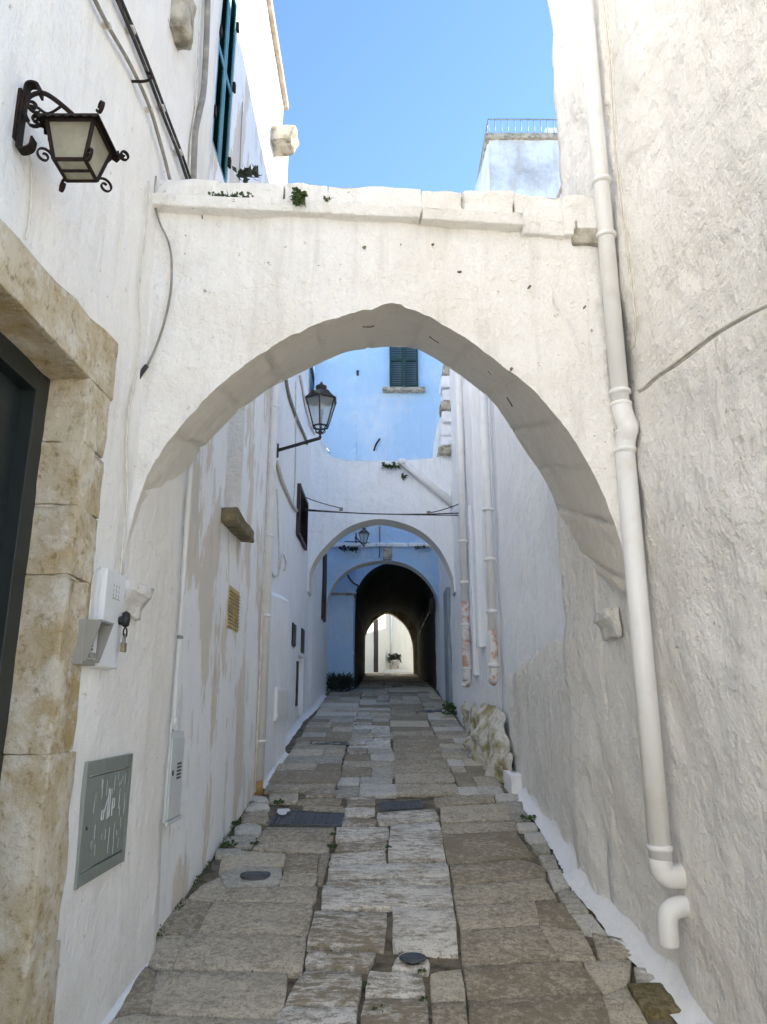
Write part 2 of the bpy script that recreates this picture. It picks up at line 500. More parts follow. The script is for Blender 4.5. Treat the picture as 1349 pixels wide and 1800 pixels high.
# street bed of mortar and dirt
sb = MB()
nx, ysb = 52, [i * 0.07 for i in range(0, 224)] + [15.68 + i * 0.4 for i in range(0, 45)]
for y in ysb:
    for i in range(nx + 1):
        x = -1.35 + 2.75 * i / nx
        p = Vector((x, y, 0))
        sb.v.append(Vector((x, y, gz(y) - 0.012 + 0.012 * fbm(p * 6, 5))))
for j in range(len(ysb) - 1):
    for i in range(nx):
        a = j * (nx + 1) + i
        sb.f.append((a, a + 1, a + nx + 2, a + nx + 1))
street = sb.build('street', 'bed', None, smooth=True, fix=False)
tag(street, None, None, kind='structure')

def stone(pts, m='slab', top=0.010, tilt=0.005, edge=0.006, jit=0.009):
    """pts: plan outline (x, y) counter-clockwise or clockwise"""
    c = Vector((sum(p[0] for p in pts) / len(pts), sum(p[1] for p in pts) / len(pts), 0))
    pts = [((p[0] - c.x) * 1 + c.x + 0.007 * (1 if p[0] > c.x else -1), p[1] + 0.007 * (1 if p[1] > c.y else -1)) for p in pts]
    out = []
    for i in range(len(pts)):
        a, b2 = Vector((*pts[i][:2], 0)), Vector((*pts[(i + 1) % len(pts)][:2], 0))
        L = (b2 - a).length
        k = 3 if L > 0.12 else 2
        for j in range(k):
            q = a.lerp(b2, j / k)
            if j == 0: q = q.lerp(c, min(0.25, 0.006 / max((q - c).length, 0.02)))
            q += Vector((fbm(q * 31), fbm(q * 31 + Vector((9, 3, 1))), 0)) * min(jit, L * 0.12)
            out.append(q)
    n = len(out)
    tx, ty = random.uniform(-tilt, tilt), random.uniform(-tilt, tilt) + 0.004
    def zt(q): return gz(q.y) + top + (q.x - c.x) * tx * 2 + (q.y - c.y) * ty * 2
    mb = MB()
    r = [[], [], [], []]
    for q in out:
        d = (c - q); L = d.length
        i1 = q + d * min(0.4, edge / max(L, 0.02)); i2 = q + d * 0.5
        r[0].append((q.x, q.y, gz(q.y) - 0.06))
        r[1].append((q.x, q.y, zt(q) - edge * 0.8 + 0.003 * fbm(q * 40)))
        r[2].append((i1.x, i1.y, zt(i1) + 0.005 * fbm(i1 * 17)))
        r[3].append((i2.x, i2.y, zt(i2) + 0.008 * fbm(i2 * 11)))
    for k in range(4): mb.v += [Vector(p) for p in r[k]]
    mb.v.append(Vector((c.x, c.y, zt(c) + 0.006 * fbm(c * 11))))
    for k in range(3):
        for i in range(n):
            j = (i + 1) % n
            mb.f.append((k * n + i, k * n + j, (k + 1) * n + j, (k + 1) * n + i))
    for i in range(n): mb.f.append((3 * n + i, 3 * n + (i + 1) % n, 4 * n))
    return mb.build('paving_stone', m, street, smooth=True)
def pstone(px, m='slab', **kw):
    return stone([tuple(G(u, v))[:2] for u, v in px], m, **kw)
SLAB = [
 [(250,1790),(495,1800),(488,1862),(212,1862)], [(278,1712),(505,1716),(494,1794),(262,1783)], [(328,1645),(538,1649),(528,1711),(304,1705)],
 [(376,1589),(549,1591),(540,1645),(350,1642)], [(400,1566),(558,1560),(552,1587),(379,1586)], [(292,1580),(371,1589),(348,1641),(266,1648)],
 [(262,1652),(324,1647),(300,1706),(254,1695)], [(246,1698),(274,1714),(258,1784),(206,1790)], [(200,1796),(256,1788),(246,1862),(150,1862)], [(352,1562),(383,1545),(397,1566),(376,1586),(330,1583)],
 [(390,1512),(428,1497),(502,1505),(497,1524),(420,1527),(386,1534)], [(504,1508),(512,1503),(559,1503),(557,1535),(500,1537)],
 [(562,1503),(578,1503),(566,1554),(559,1554)], [(500,1539),(557,1537),(553,1558),(494,1561)], [(455,1481),(580,1482),(577,1500),(444,1496)],
 [(468,1456),(588,1458),(582,1480),(451,1478)], [(526,1407),(600,1405),(596,1416),(523,1417)], [(536,1418),(604,1420),(607,1428),(534,1426)],
 [(826,1765),(1058,1751),(1088,1862),(830,1862)], [(815,1704),(1018,1693),(1056,1748),(824,1762)], [(811,1638),(948,1632),(984,1690),(815,1701)],
 [(951,1631),(1023,1641),(1046,1690),(988,1690)], [(803,1598),(940,1588),(948,1629),(812,1635)], [(943,1587),(998,1594),(1020,1634),(951,1629)],
 [(799,1560),(955,1547),(980,1582),(802,1595)], [(793,1524),(914,1513),(955,1528),(960,1544),(800,1557)], [(779,1471),(905,1464),(938,1508),(788,1520)],
 [(777,1451),(905,1445),(908,1462),(780,1467)], [(775,1421),(886,1414),(903,1442),(777,1447)], [(763,1404),(864,1400),(870,1411),(768,1418)],
 [(1042,1642),(1096,1662),(1126,1682),(1058,1692)], [(1062,1756),(1102,1745),(1138,1800),(1168,1862),(1094,1862)], [(1026,1695),(1110,1692),(1100,1738),(1062,1748)],
 [(427,1433),(468,1428),(473,1447),(424,1446)], [(473,1397),(524,1396),(521,1412),(476,1411)],
 [(758,1716),(808,1708),(816,1760),(760,1764)], [(760,1768),(818,1766),(822,1862),(764,1862)],
]
FURROW = [
 [(536,1713),(637,1717),(627,1774),(500,1771)], [(497,1776),(626,1779),(616,1862),(474,1862)], [(650,1714),(742,1719),(748,1757),(642,1757)],
 [(641,1763),(749,1763),(753,1862),(632,1862)], [(556,1607),(680,1612),(673,1672),(540,1667)], [(545,1677),(660,1681),(646,1706),(538,1703)],
 [(692,1601),(798,1602),(802,1679),(692,1672)], [(569,1563),(791,1560),(796,1594),(566,1602)], [(581,1526),(785,1522),(789,1544),(577,1548)],
 [(577,1551),(668,1552),(667,1558),(575,1559)], [(672,1551),(790,1547),(791,1556),(672,1558)], [(584,1506),(676,1499),(679,1519),(580,1523)],
 [(592,1486),(679,1478),(680,1494),(590,1501)], [(593,1458),(682,1457),(683,1474),(592,1479)], [(688,1454),(771,1449),(783,1514),(684,1517)],
 [(665,1433),(765,1426),(772,1443),(696,1449),(665,1448)], [(610,1406),(659,1404),(658,1418),(612,1420)], [(607,1424),(658,1422),(658,1435),(607,1437)],
 [(604,1440),(662,1443),(660,1453),(602,1454)], [(540,1393),(594,1392),(591,1401),(539,1403)], [(703,1684),(752,1692),(752,1708),(690,1706)],
]
EDGE = [
 [(385,1541),(418,1529),(495,1530),(493,1556),(400,1563)], [(413,1457),(439,1449),(459,1455),(457,1468),(417,1468)], [(397,1476),(447,1470),(448,1480),(441,1492),(396,1488)],
 [(383,1496),(423,1496),(421,1506),(381,1507)], [(439,1401),(468,1403),(473,1412),(437,1411)], [(439,1414),(470,1415),(473,1424),(433,1426)],
 [(872,1399),(910,1396),(913,1409),(874,1410)], [(883,1414),(916,1411),(921,1428),(895,1430)],
 [(897,1432),(925,1431),(932,1445),(905,1446)], [(909,1450),(938,1449),(946,1461),(914,1462)], [(922,1467),(950,1466),(963,1485),(933,1484)],
 [(936,1488),(964,1488),(968,1501),(947,1503)], [(949,1507),(973,1506),(981,1529),(958,1530)], [(964,1534),(984,1533),(1000,1564),(976,1567)],
 [(982,1571),(1006,1570),(1034,1606),(1002,1608)], [(1006,1612),(1038,1612),(1066,1645),(1028,1640)],
 [(1118,1704),(1160,1712),(1156,1726),(1120,1726)], [(1072,1650),(1094,1656),(1118,1676),(1100,1662)],
]
for px in SLAB: pstone(px, 'slab')
for px in FURROW: pstone(px, 'furrow', top=0.015)
for px in EDGE: pstone(px, 'edge', top=0.014)
pstone([(1107,1739),(1160,1737),(1222,1784),(1143,1788)], 'mossy', top=0.02)
crumbs = MB(); rnd = random.Random(8)
for k in range(1100):
    x, y = rnd.uniform(-1.02, 1.15), 2.9 + rnd.random() ** 1.5 * 6
    r = rnd.uniform(0.004, 0.011); z = gz(y) + 0.001
    crumbs.add([(x + r, y, z), (x - r * .6, y + r * .8, z), (x - r * .5, y - r * .9, z), (x, y, z + r * .9)], [(0, 1, 3), (1, 2, 3), (2, 0, 3)])
crumbs.build('mortar_crumbs', 'bed', street, fix=False)['kind'] = 'stuff'
# beyond the traced stones: three lanes of courses up the slope, each lane with its own course depths
def lane(x0, x1, y0, y1, dmin, dmax, split, mats, seed):
    rnd = random.Random(seed)
    y = y0
    while y < y1:
        d = rnd.uniform(dmin, dmax)
        xs = [x0 + rnd.uniform(-0.02, 0.02)]
        if rnd.random() < split: xs.append(x0 + (x1 - x0) * rnd.uniform(0.38, 0.62))
        xs.append(x1 + rnd.uniform(-0.02, 0.02))
        for a, b2 in zip(xs[:-1], xs[1:]):
            j = [rnd.uniform(-0.015, 0.015) for _ in range(4)]
            stone([(a + 0.008, y + 0.009 + j[0]), (b2 - 0.008, y + 0.009 + j[1]), (b2 - 0.008, y + d - 0.009 + j[1]), (a + 0.008, y + d - 0.009 + j[0])],
                  rnd.choice(mats), top=rnd.uniform(0.004, 0.022))
        y += d
yL = G(520, 1394).y
yC = G(640, 1402).y
yR = G(820, 1399).y
lane(-1.06, -0.42, yL, 15.4, 0.30, 0.55, 0.55, ['slab', 'slab', 'edge'], 1)
lane(-0.42, 0.10, yC, 15.4, 0.24, 0.42, 0.7, ['furrow', 'slab', 'edge'], 2)
lane(0.10, 0.66, yR, 15.4, 0.35, 0.62, 0.2, ['slab'], 3)
lane(0.66, 1.06, yR, 15.4, 0.24, 0.42, 0.55, ['edge', 'slab', 'slab'], 4)
for k, (xa, xb) in enumerate(((-1.03, -0.42), (-0.42, 0.2), (0.2, 0.75), (0.75, 1.2))): lane(xa, xb, 0.2, 2.6, 0.5, 0.75, 0.2, ['edge', 'furrow', 'slab'], 30 + k)
lane(-0.56, 0.02, 15.5, 26, 0.40, 0.65, 0.4, ['slab'], 5)
lane(0.02, 0.42, 15.5, 26, 0.40, 0.60, 0.4, ['slab', 'furrow'], 6)
lane(0.42, 1.06, 15.5, 26, 0.40, 0.70, 0.3, ['slab'], 7)

# ================================================================== LEFT HOUSE (door, lantern, shutters)
XL, XL2 = -1.05, -1.10
LTOP = H + 6.40
lh = thing('whitewashed_house', (-1.05, 2.0, 0), 'tall whitewashed house on the left with ochre stone doorway and teal shutters', 'house')
DY0, DY1, DZ = 1.25, 2.42, H + 1.125       # door opening
sy0, sy1 = 3.98, 4.46                      # upper shutter window
wy0, wy1 = 4.93, 5.50                      # blind window with sill
path = [(-5, -1.5), (XL, -1.5), (XL, 3.78), (XL2, 3.80), (XL2, 6.72), (-5, 6.72)]
polywall('wall', 'plaster', lh, path[:4], LTOP, side=1, cell=0.07, amp=0.016, sc=1.5,
         holes=[(1, DY0 + 1.5, DY1 + 1.5, -0.5, DZ, 0.16)], seed=1)
polywall('wall', 'stained', lh, path[3:], LTOP, side=1, cell=0.08, amp=0.012, sc=1.2,
         holes=[(0, wy0 - 3.8, wy1 - 3.8, H + 1.31, H + 2.75, 0.2), (0, sy0 - 3.8, sy1 - 3.8, H + 3.5, H + 5.15, 0.10)], seed=2)
MB().box((-5, -1.48, LTOP - 0.12), (XL2 - 0.02, 6.70, LTOP - 0.02)).build('roof', 'roofedge', lh)
MB().box((XL2 - 0.1, -1.5, LTOP - 0.02), (XL2 + 0.05, 6.80, LTOP + 0.05)).build('eave_edge', 'roofedge', lh, bevel=0.01, subdiv=3, rough=0.01)
MB().box((XL2 - 0.26, wy0, H + 1.31), (XL2 - 0.198, wy1, H + 2.75)).build('blind_window_panel', 'stained', lh)
MB().box((XL2 - 0.16, sy0, H + 3.5), (XL2 - 0.098, sy1, H + 5.15)).build('window_back', 'dark_glass', lh)
MB().box((XL2 - 0.2, wy1 - 0.006, H + 1.312), (XL2 - 0.004, wy1 - 0.002, H + 2.748)).build('shade_toned_reveal', 'dado', lh)  # greyer plaster colour stands in for the shade on the reveal
# sill of the blind window
s_ = MB().box((XL2 - 0.04, 4.86, H + 1.215), (XL2 + 0.105, 5.57, H + 1.305))
s_.build('window_sill', 'sill', lh, bevel=0.012, subdiv=3, rough=0.014, smooth=True)['label'] = 'mossy brown stone sill'
# doorway: jamb stones and lintel, ochre tufa
zj = [-0.1] + [PX(115, v, XL).z for v in (1640, 1321, 1011, 880, 756)] + [DZ - 0.004]
for i in range(6):
    wv = 0.02 * math.sin(i * 2.1)
    MB().box((XL - 0.165, 2.40 + 0.003 * (i % 2), zj[i] + 0.001), (XL + 0.014 + 0.004 * (i % 2), 2.605 + wv * 0.6 + (0.05 if i == 0 else 0), zj[i + 1] - 0.001)).build(
        'jamb_stone', 'tufa', lh, bevel=0.006, subdiv=5, rough=0.010, rs=9, smooth=True)
    MB().box((XL - 0.165, DY0 - 0.18, zj[i] + 0.001), (XL + 0.014, DY0 + 0.015, zj[i + 1] - 0.001)).build(
        'jamb_stone', 'tufa', lh, bevel=0.006, subdiv=3, rough=0.008, rs=9, smooth=True)
xo = XL + 0.016
def lint(y0, y1):
    k0, k1 = (2.61 - y0) * 0.10, (2.61 - y1) * 0.10
    zt0, zt1 = H + 1.36 - k0, H + 1.36 - k1
    zb0, zb1 = DZ - k0 * 0.25, DZ - k1 * 0.25
    return [(XL - 0.17, y0, zb0), (xo, y0, zb0), (xo, y1, zb1), (XL - 0.17, y1, zb1), (XL - 0.17, y0, zt0), (xo, y0, zt0), (xo, y1, zt1), (XL - 0.17, y1, zt1)]
for y0, y1 in ((1.07, 1.70), (1.706, 2.612)):
    MB().hexa(lint(y0, y1)).build('lintel_stone', 'tufa', lh, bevel=0.006, subdiv=6, rough=0.011, rs=8, smooth=True)
door = MB().box((XL - 0.20, DY0 + 0.02, 0.05), (XL - 0.175, DY1 - 0.10, DZ - 0.09)).build('door', 'door', lh)
for a, b2 in (((DY1 - 0.10, 0.05), (DY1 - 0.012, DZ - 0.01)), ((DY0 + 0.02, 0.05), (DY0 + 0.08, DZ - 0.01)), ((DY0 + 0.08, DZ - 0.09), (DY1 - 0.10, DZ - 0.01))):
    MB().box((XL - 0.21, a[0], a[1]), (XL - 0.125, b2[0], b2[1])).build('door_frame', 'door', lh, bevel=0.004)
for z0, z1 in ((0.3, 1.0), (1.12, 1.85), (1.97, DZ - 0.22)):
    MB().box((XL - 0.176, DY0 + 0.16, z0), (XL - 0.168, DY1 - 0.22, z1)).build('door_panel', 'door', door, bevel=0.003)
MB().tube([(XL - 0.17, DY0 + 0.2, 1.08), (XL - 0.13, DY0 + 0.2, 1.08), (XL - 0.13, DY0 + 0.32, 1.08)], 0.01).build('door_handle', 'galv', door, smooth=True)
# projecting stone and gargoyle stone high on the wall
pA = PX(310, 40, XL)
st = MB().box((XL - 0.05, pA.y - 0.07, pA.z - 0.10), (XL + 0.075, pA.y + 0.085, pA.z + 0.16)).build('projecting_stone', 'tufa_grey', lh, bevel=0.02, subdiv=4, rough=0.02, rs=9, smooth=True)
st['label'] = 'pale stone block jutting from the wall above the lantern'
pB = PX(478, 238, XL2)
gs = MB().hexa([(XL2 - 0.1, pB.y - 0.05, pB.z - 0.12), (XL2 + 0.20, pB.y - 0.05, pB.z - 0.07), (XL2 + 0.20, pB.y + 0.2, pB.z - 0.07), (XL2 - 0.1, pB.y + 0.2, pB.z - 0.12),
           (XL2 - 0.1, pB.y - 0.05, pB.z + 0.10), (XL2 + 0.24, pB.y - 0.05, pB.z + 0.08), (XL2 + 0.24, pB.y + 0.2, pB.z + 0.08), (XL2 - 0.1, pB.y + 0.2, pB.z + 0.10)])
gs.build('gargoyle_stone', 'tufa_grey', lh, bevel=0.02, subdiv=4, rough=0.025, rs=8, smooth=True)
# upper teal shutters, two leaves
zs0, zs1 = H + 3.5, H + 5.15
sh = thing('shutter_pair', (XL2, (sy0 + sy1) / 2, zs0), 'teal louvred window shutters high on the left wall, top in sunlight', 'shutters')
for k, (ya, yb) in enumerate(((sy0 + 0.005, (sy0 + sy1) / 2 - 0.004), ((sy0 + sy1) / 2 + 0.004, sy1 - 0.005))):
    X0, X1 = XL2 - 0.055, XL2 - 0.005
    f = MB()
    fw = 0.035
    f.box((X0, ya, zs0), (X1, ya + fw, zs1)).box((X0, yb - fw, zs0), (X1, yb, zs1))
    zc = [zs0, zs0 + 0.78, zs1 - 0.05]
    for z in zc: f.box((X0 + 0.002, ya + fw, z), (X1 - 0.002, yb - fw, z + 0.05))
    leaf = f.build('shutter_leaf', 'teal', sh)
    lv = MB(); z = zs0 + 0.06
    while z < zs1 - 0.06:
        lv.add([(X0 + 0.008, ya + fw, z + 0.022), (X1 - 0.006, ya + fw, z), (X1 - 0.006, yb - fw, z), (X0 + 0.008, yb - fw, z + 0.022)], [(0, 1, 2, 3)])
        z += 0.026
    o = lv.build('louvres', 'green', leaf); o['kind'] = 'stuff'
    for z in (zs0 + 0.2, zs0 + 0.85, zs0 + 1.4):
        yy = ya if k == 0 else yb
        MB().box((X1 + 0.001, yy - 0.018, z), (X1 + 0.02, yy + 0.018, z + 0.07)).build('hinge', 'iron', leaf)

# ================================================================== RIGHT HOUSE
rh = thing('rough_plastered_house', (1.2, 2.0, 0.2), 'rough whitewashed house wall filling the right side of the lane', 'house')
RTOP = H + 5.2
polywall('wall', 'plaster_rough', rh, [(5, 1.1), (1.26, 1.1), (1.235, 2.4), (1.20, 3.35), (1.185, 4.22), (5, 4.22)], RTOP, side=-1, cell=0.06, amp=0.030, sc=2.1, seed=4)
polywall('wall', 'plaster_rough', rh, [(1.30, 4.05), (1.19, 4.10), (1.135, 4.72), (1.25, 4.80)], H + 2.3, side=-1, cell=0.05, amp=0.028, sc=3.0, seed=5)
MB().box((1.27, 1.15, RTOP - 0.12), (5, 4.18, RTOP - 0.02)).build('roof', 'roofedge', rh)
# lime cove at the foot of the right-hand walls
def cove(parent, pts, h=0.10, w=0.085, m='white', sgn=-1):
    mb = MB(); pts = bez([(x, y, 0) for x, y in pts], 14); nn = 6
    for i, p in enumerate(pts):
        k = 1 + 0.35 * fbm(Vector((p.y * 1.6, 1, 0))); k2 = 1 + 0.22 * fbm(Vector((p.y * 11, 5, 0)))
        for j in range(nn):
            a = j / (nn - 1) * math.pi / 2
            x = p.x + sgn * w * k * k2 * (1 - math.cos(a)) * 1.0
            z = gz(p.y) - 0.005 + h * k * (1 - math.sin(a)) + 0.012
            mb.v.append(Vector((x, p.y, z)))
    for i in range(len(pts) - 1):
        for j in range(nn - 1):
            a = i * nn + j; mb.f.append((a, a + 1, a + nn + 1, a + nn))
    return mb.build('lime_cove', m, parent, smooth=True)
cove(rh, [(1.27, 1.15), (1.262, 2.2), (1.222, 3.3), (1.20, 4.2), (1.15, 4.72), (1.22, 4.85)], 0.11, 0.115)
cove(lh, [(-1.06, 2.62), (-1.06, 3.2), (-1.065, 3.76)], 0.06, 0.03, sgn=1)

# ================================================================== NEAR ARCH
AF0, AF1 = (XL, 2.95), (1.20, 3.35)
AB0, AB1 = (XL, 3.76), (1.17, 4.72)
Pf = lambda u, v: PLINE(u, v, AF0, AF1)
Pb = lambda u, v: PLINE(u, v, AB0, AB1)
arch = thing('archway', (0.05, 3.2, 0.4), 'near whitewashed pointed archway spanning the lane between the two houses', 'arch')
fpx = [(214,1030),(222,965),(240,890),(265,825),(305,765),(370,692),(420,650),(480,608),(540,577),(600,556),(650,543),(690,532),(728,545),(770,565),(830,602),(880,640),(940,688),(1000,760),(1045,835),(1075,905),(1094,965),(1112,1050)]
bpx = [(236,1012),(262,945),(288,893),(320,838),(355,790),(400,742),(440,708),(480,680),(530,655),(600,622),(640,613),(678,609),(735,614),(780,640),(830,675),(870,710),(910,770),(950,830),(975,880),(990,930),(1010,985)]
def resample(pts, n):
    L = [0]
    for a, b2 in zip(pts[:-1], pts[1:]): L.append(L[-1] + (b2 - a).length)
    out = []
    for k in range(n):
        t = L[-1] * k / (n - 1); i = 0
        while i < len(L) - 2 and L[i + 1] < t: i += 1
        out.append(pts[i].lerp(pts[i + 1], (t - L[i]) / max(1e-9, L[i + 1] - L[i])))
    return out
kf, kb = fpx.index((690, 532)), bpx.index((678, 609))
fc = bez([Pf(*p) for p in fpx[:kf + 1]], 5) + bez([Pf(*p) for p in fpx[kf:]], 5)[1:]
bc = bez([Pb(*p) for p in bpx[:kb + 1]], 5) + bez([Pb(*p) for p in bpx[kb:]], 5)[1:]
fa, ba = kf * 5, kb * 5
NA = 90
FC = resample(fc[:fa + 1], NA) + resample(fc[fa:], NA)[1:]
BC = resample(bc[:ba + 1], NA) + resample(bc[ba:], NA)[1:]
nF = Vector((AF1[1] - AF0[1], -(AF1[0] - AF0[0]), 0)).normalized()
if nF.y > 0: nF = -nF
for i, p in enumerate(FC): p += Vector((0, 0, 1)) * 0.010 * fbm(Vector((i * 0.35, 3, 7)))
def cope_top(u): return 318 + (u - 268) * 0.041
def cope_bot(u): return 356 + (u - 262) * 0.049
def topz(x):       # underside of the coping course on the front plane
    u = 262 + (x + 1.05) / 2.25 * 800
    return Pf(u, cope_bot(u) + 8).z
# front face: columns from the arch curve up
mb = MB(); NR = 26
for i, p in enumerate(FC):
    zt = topz(p.x)
    for r in range(NR + 1):
        q = Vector((p.x, p.y, p.z + (zt - p.z) * r / NR))
        e = sstep(r / 2.0)
        mb.v.append(q + nF * (0.022 * fbm(q * 2.3, 5) * e + 0.006 * fbm(q * 9, 3) * e))
for i in range(len(FC) - 1):
    for r in range(NR):
        a = i * (NR + 1) + r; mb.f.append((a, a + NR + 1, a + NR + 2, a + 1))
mb.build('front_face', 'plaster_arch', arch, smooth=True, fix=False)
# soffit with shallow grooves at the stone courses
mb = MB(); NS = 14
gro = set(range(6, len(FC), 13))
for i in range(len(FC)):
    inn = Vector((0.05 - FC[i].x, 0, H + 0.6 - FC[i].z)).normalized()
    for r in range(NS + 1):
        t = r / NS
        q = FC[i].lerp(BC[i], t)
        e = sstep(t * 8)
        d = 0.010 * fbm(q * 4, 4) * e
        if i in gro: d -= 0.022 * e * (0.6 + 0.6 * noise.noise(q * 3))
        mb.v.append(q + inn * d)
for i in range(len(FC) - 1):
    for r in range(NS):
        a = i * (NS + 1) + r; mb.f.append((a, a + 1, a + NS + 2, a + NS + 1))
mb.build('soffit', 'soffit', arch, smooth=True, fix=False)
mb = MB()
for p in BC: mb.v += [p.copy(), Vector((p.x, p.y, H + 2.26))]
for i in range(len(BC) - 1): mb.f.append((2 * i, 2 * i + 1, 2 * i + 3, 2 * i + 2))
mb.build('back_face', 'cool', arch, smooth=False, fix=False)
mb = MB()
mb.add([(XL, 2.97, H + 2.13), (1.2, 3.37, H + 2.25), (1.2, 4.72, H + 2.26), (XL, 3.76, H + 2.26)], [(0, 1, 2, 3)])
mb.build('arch_top', 'plaster_arch', arch)
# short dark open joints in the soffit
def on_soffit(i, t, d=0.004):
    q = FC[i].lerp(BC[i], t); inn = Vector((0.05 - FC[i].x, 0, H + 0.6 - FC[i].z)).normalized()
    return q + inn * d
for i, t0, t1 in ((102, 0.42, 0.45), (119, 0.30, 0.38), (128, 0.55, 0.60), (84, 0.35, 0.37)):
    MB().strip([on_soffit(i - 2, t0), on_soffit(i, (t0 + t1) / 2 + 0.01), on_soffit(i + 1, t1)], 0.004, 0.006, nF).build('open_joint', 'bed', arch)
# coping stones and ledge
cop_u = [266, 372, 500, 576, 740, 812, 900, 985, 1064]
UP = lambda z: Vector((0, 0, z))
flat = lambda p: Vector((p.x, p.y, 0))
for a, b2 in zip(cop_u[:-1], cop_u[1:]):
    za, zb = Pf(a, cope_bot(a)).z, Pf(b2, cope_bot(b2)).z
    dz = random.uniform(-0.006, 0.008)
    ta, tb = Pf(a, cope_top(a)).z + dz, Pf(b2, cope_top(b2)).z + dz
    o = nF * (0.016 + random.uniform(0, 0.010)); bk = -nF * 0.42
    pa, pb = flat(Pf(a + 0.6, 340)), flat(Pf(b2 - 0.6, 340))
    MB().hexa([pa + o + UP(za), pb + o + UP(zb), pb + bk + UP(zb), pa + bk + UP(za), pa + o + UP(ta), pb + o + UP(tb), pb + bk + UP(tb - 0.01), pa + bk + UP(ta - 0.01)]).build(
        'coping_stone', 'plaster_arch', arch, bevel=0.009, subdiv=6, rough=0.014, rs=7, smooth=True)
for a, b2, v0, v1, pr, mm in ((262, 735, 0, 17, 0.075, 'plaster_arch'), (737, 912, 1, 19, 0.075, 'plaster_arch'), (914, 985, -2, 28, 0.034, 'plaster_arch'),
                              (986, 1008, -2, 24, 0.024, 'plaster_arch'), (1004, 1062, 14, 38, 0.034, 'tufa_grey'), (1010, 1062, -3, 13, 0.026, 'plaster_arch')):
    pa, pb = flat(Pf(a, 375)), flat(Pf(b2, 375))
    t0, t1 = Pf(a, cope_bot(a) + v0).z, Pf(b2, cope_bot(b2) + v0).z
    l0, l1 = Pf(a, cope_bot(a) + v1).z, Pf(b2, cope_bot(b2) + v1).z
    fo, ft, bk = nF * (pr * 0.8), nF * pr, -nF * 0.05
    MB().hexa([pa + fo + UP(l0), pb + fo + UP(l1), pb + bk + UP(l1), pa + bk + UP(l0), pa + ft + UP(t0), pb + ft + UP(t1), pb + bk + UP(t1), pa + bk + UP(t0)]).build(
        'ledge_stone', mm, arch, bevel=0.006, subdiv=6, rough=0.009, rs=7, smooth=True)
rnd = random.Random(11)
for u, v, w, h in ((640, 438, 9, 8), (806, 480, 10, 4), (1027, 541, 4, 4), (898, 650, 5, 7), (356, 383, 4, 5), (760, 432, 6, 3), (560, 470, 5, 2), (930, 505, 7, 2), (704, 433, 4, 3), (1062, 488, 6, 3)):
    p = Pf(u, v) + nF * 0.017
    a = Vector((w, 0, 0)) * 0.0012; b = Vector((0, 0, h)) * 0.0012
    pts = [p + a * math.cos(t) * rnd.uniform(.6, 1.1) + b * math.sin(t) * rnd.uniform(.6, 1.1) for t in [k * math.pi / 4 for k in range(8)]]
    MB().add(pts + [q - nF * 0.03 for q in pts], [tuple(range(8))] + [(k, (k + 1) % 8, (k + 1) % 8 + 8, k + 8) for k in range(8)]).build('stone_chip', 'sill', arch)
# broken impost mouldings left and right
for X, px, sgn in ((XL, (226, 1054), 1), (1.19, (1078, 1096), -1)):
    c = PX(*px, X)
    dy = 0.13
    prof = [(0.0, -0.075), (0.018, -0.07), (0.022, -0.02), (0.050, 0.015), (0.058, 0.02), (0.058, 0.062), (0.0, 0.075)]
    mb = MB()
    for yy in (c.y - dy, c.y + dy):
        for d, z in prof: mb.v.append(Vector((X + sgn * d, yy, c.z + z)))
    n = len(prof)
    for i in range(n): mb.f.append((i, (i + 1) % n, (i + 1) % n + n, i + n))
    mb.f += [tuple(range(n)), tuple(range(2 * n - 1, n - 1, -1))]
    mb.build('impost_moulding', 'plaster_arch', arch, subdiv=4, rough=0.014, rs=9, smooth=True)

# ================================================================== RIGHT-HAND WALL BEYOND THE ARCH
r2 = thing('low_house', (1.22, 6.3, 0.75), 'pale blue-white house wall just beyond the arch on the right', 'house')
polywall('wall', 'cool', r2, [(5, 4.25), (1.26, 4.25), (1.225, 4.8), (1.225, 7.85), (5, 7.85)], H + 3.5, side=-1, cell=0.09, amp=0.016, sc=1.8, seed=7)
MB().box((1.28, 4.3, H + 3.36), (5, 7.8, H + 3.46)).build('roof', 'roofedge', r2)
mb = MB(); nn = 50
for i in range(nn + 1):
    y = 4.74 + 2.6 * i / nn
    zt = 2.10 + 0.05 * fbm(Vector((y * 4, 2, 0))) - (y - 4.74) * 0.09
    for j in range(15):
        z = gz(y) - 0.05 + (zt - gz(y) + 0.05) * j / 14
        q = Vector((1.20, y, z))
        mb.v.append(q + Vector((-0.022 * fbm(q * 2.6, 5) - (0.0 if j < 14 else -0.04), 0, 0)))
for i in range(nn):
    for j in range(14):
        a = i * 15 + j; mb.f.append((a, a + 15, a + 16, a + 1))
mb.build('old_plaster_dado', 'dado', r2, smooth=True, fix=False)
cove(r2, [(1.17, 4.78), (1.205, 5.3), (1.205, 6.2), (1.20, 7.1)], 0.09, 0.10)
# painted step block
c = G(893, 1362)
MB().box((1.10, 6.75, gz(7) - 0.05), (1.24, 7.2, gz(7) + 0.14)).build('step_block', 'white', r2, bevel=0.02, subdiv=4, rough=0.015, smooth=True)

r3 = thing('weathered_house', (1.16, 9.7, 1.1), 'tall weathered wall with downpipes on the right before the second arch', 'house')
polywall('wall', 'cool', r3, [(5, 7.86), (1.20, 7.86), (1.13, 9.2), (1.11, 11.5), (1.09, 14.6), (1.12, 16.1)], H + 5.5, side=-1, cell=0.10, amp=0.03, sc=1.4, seed=9)
MB().box((1.15, 7.9, H + 5.38), (5, 15.9, H + 5.45)).build('roof', 'roofedge', r3)
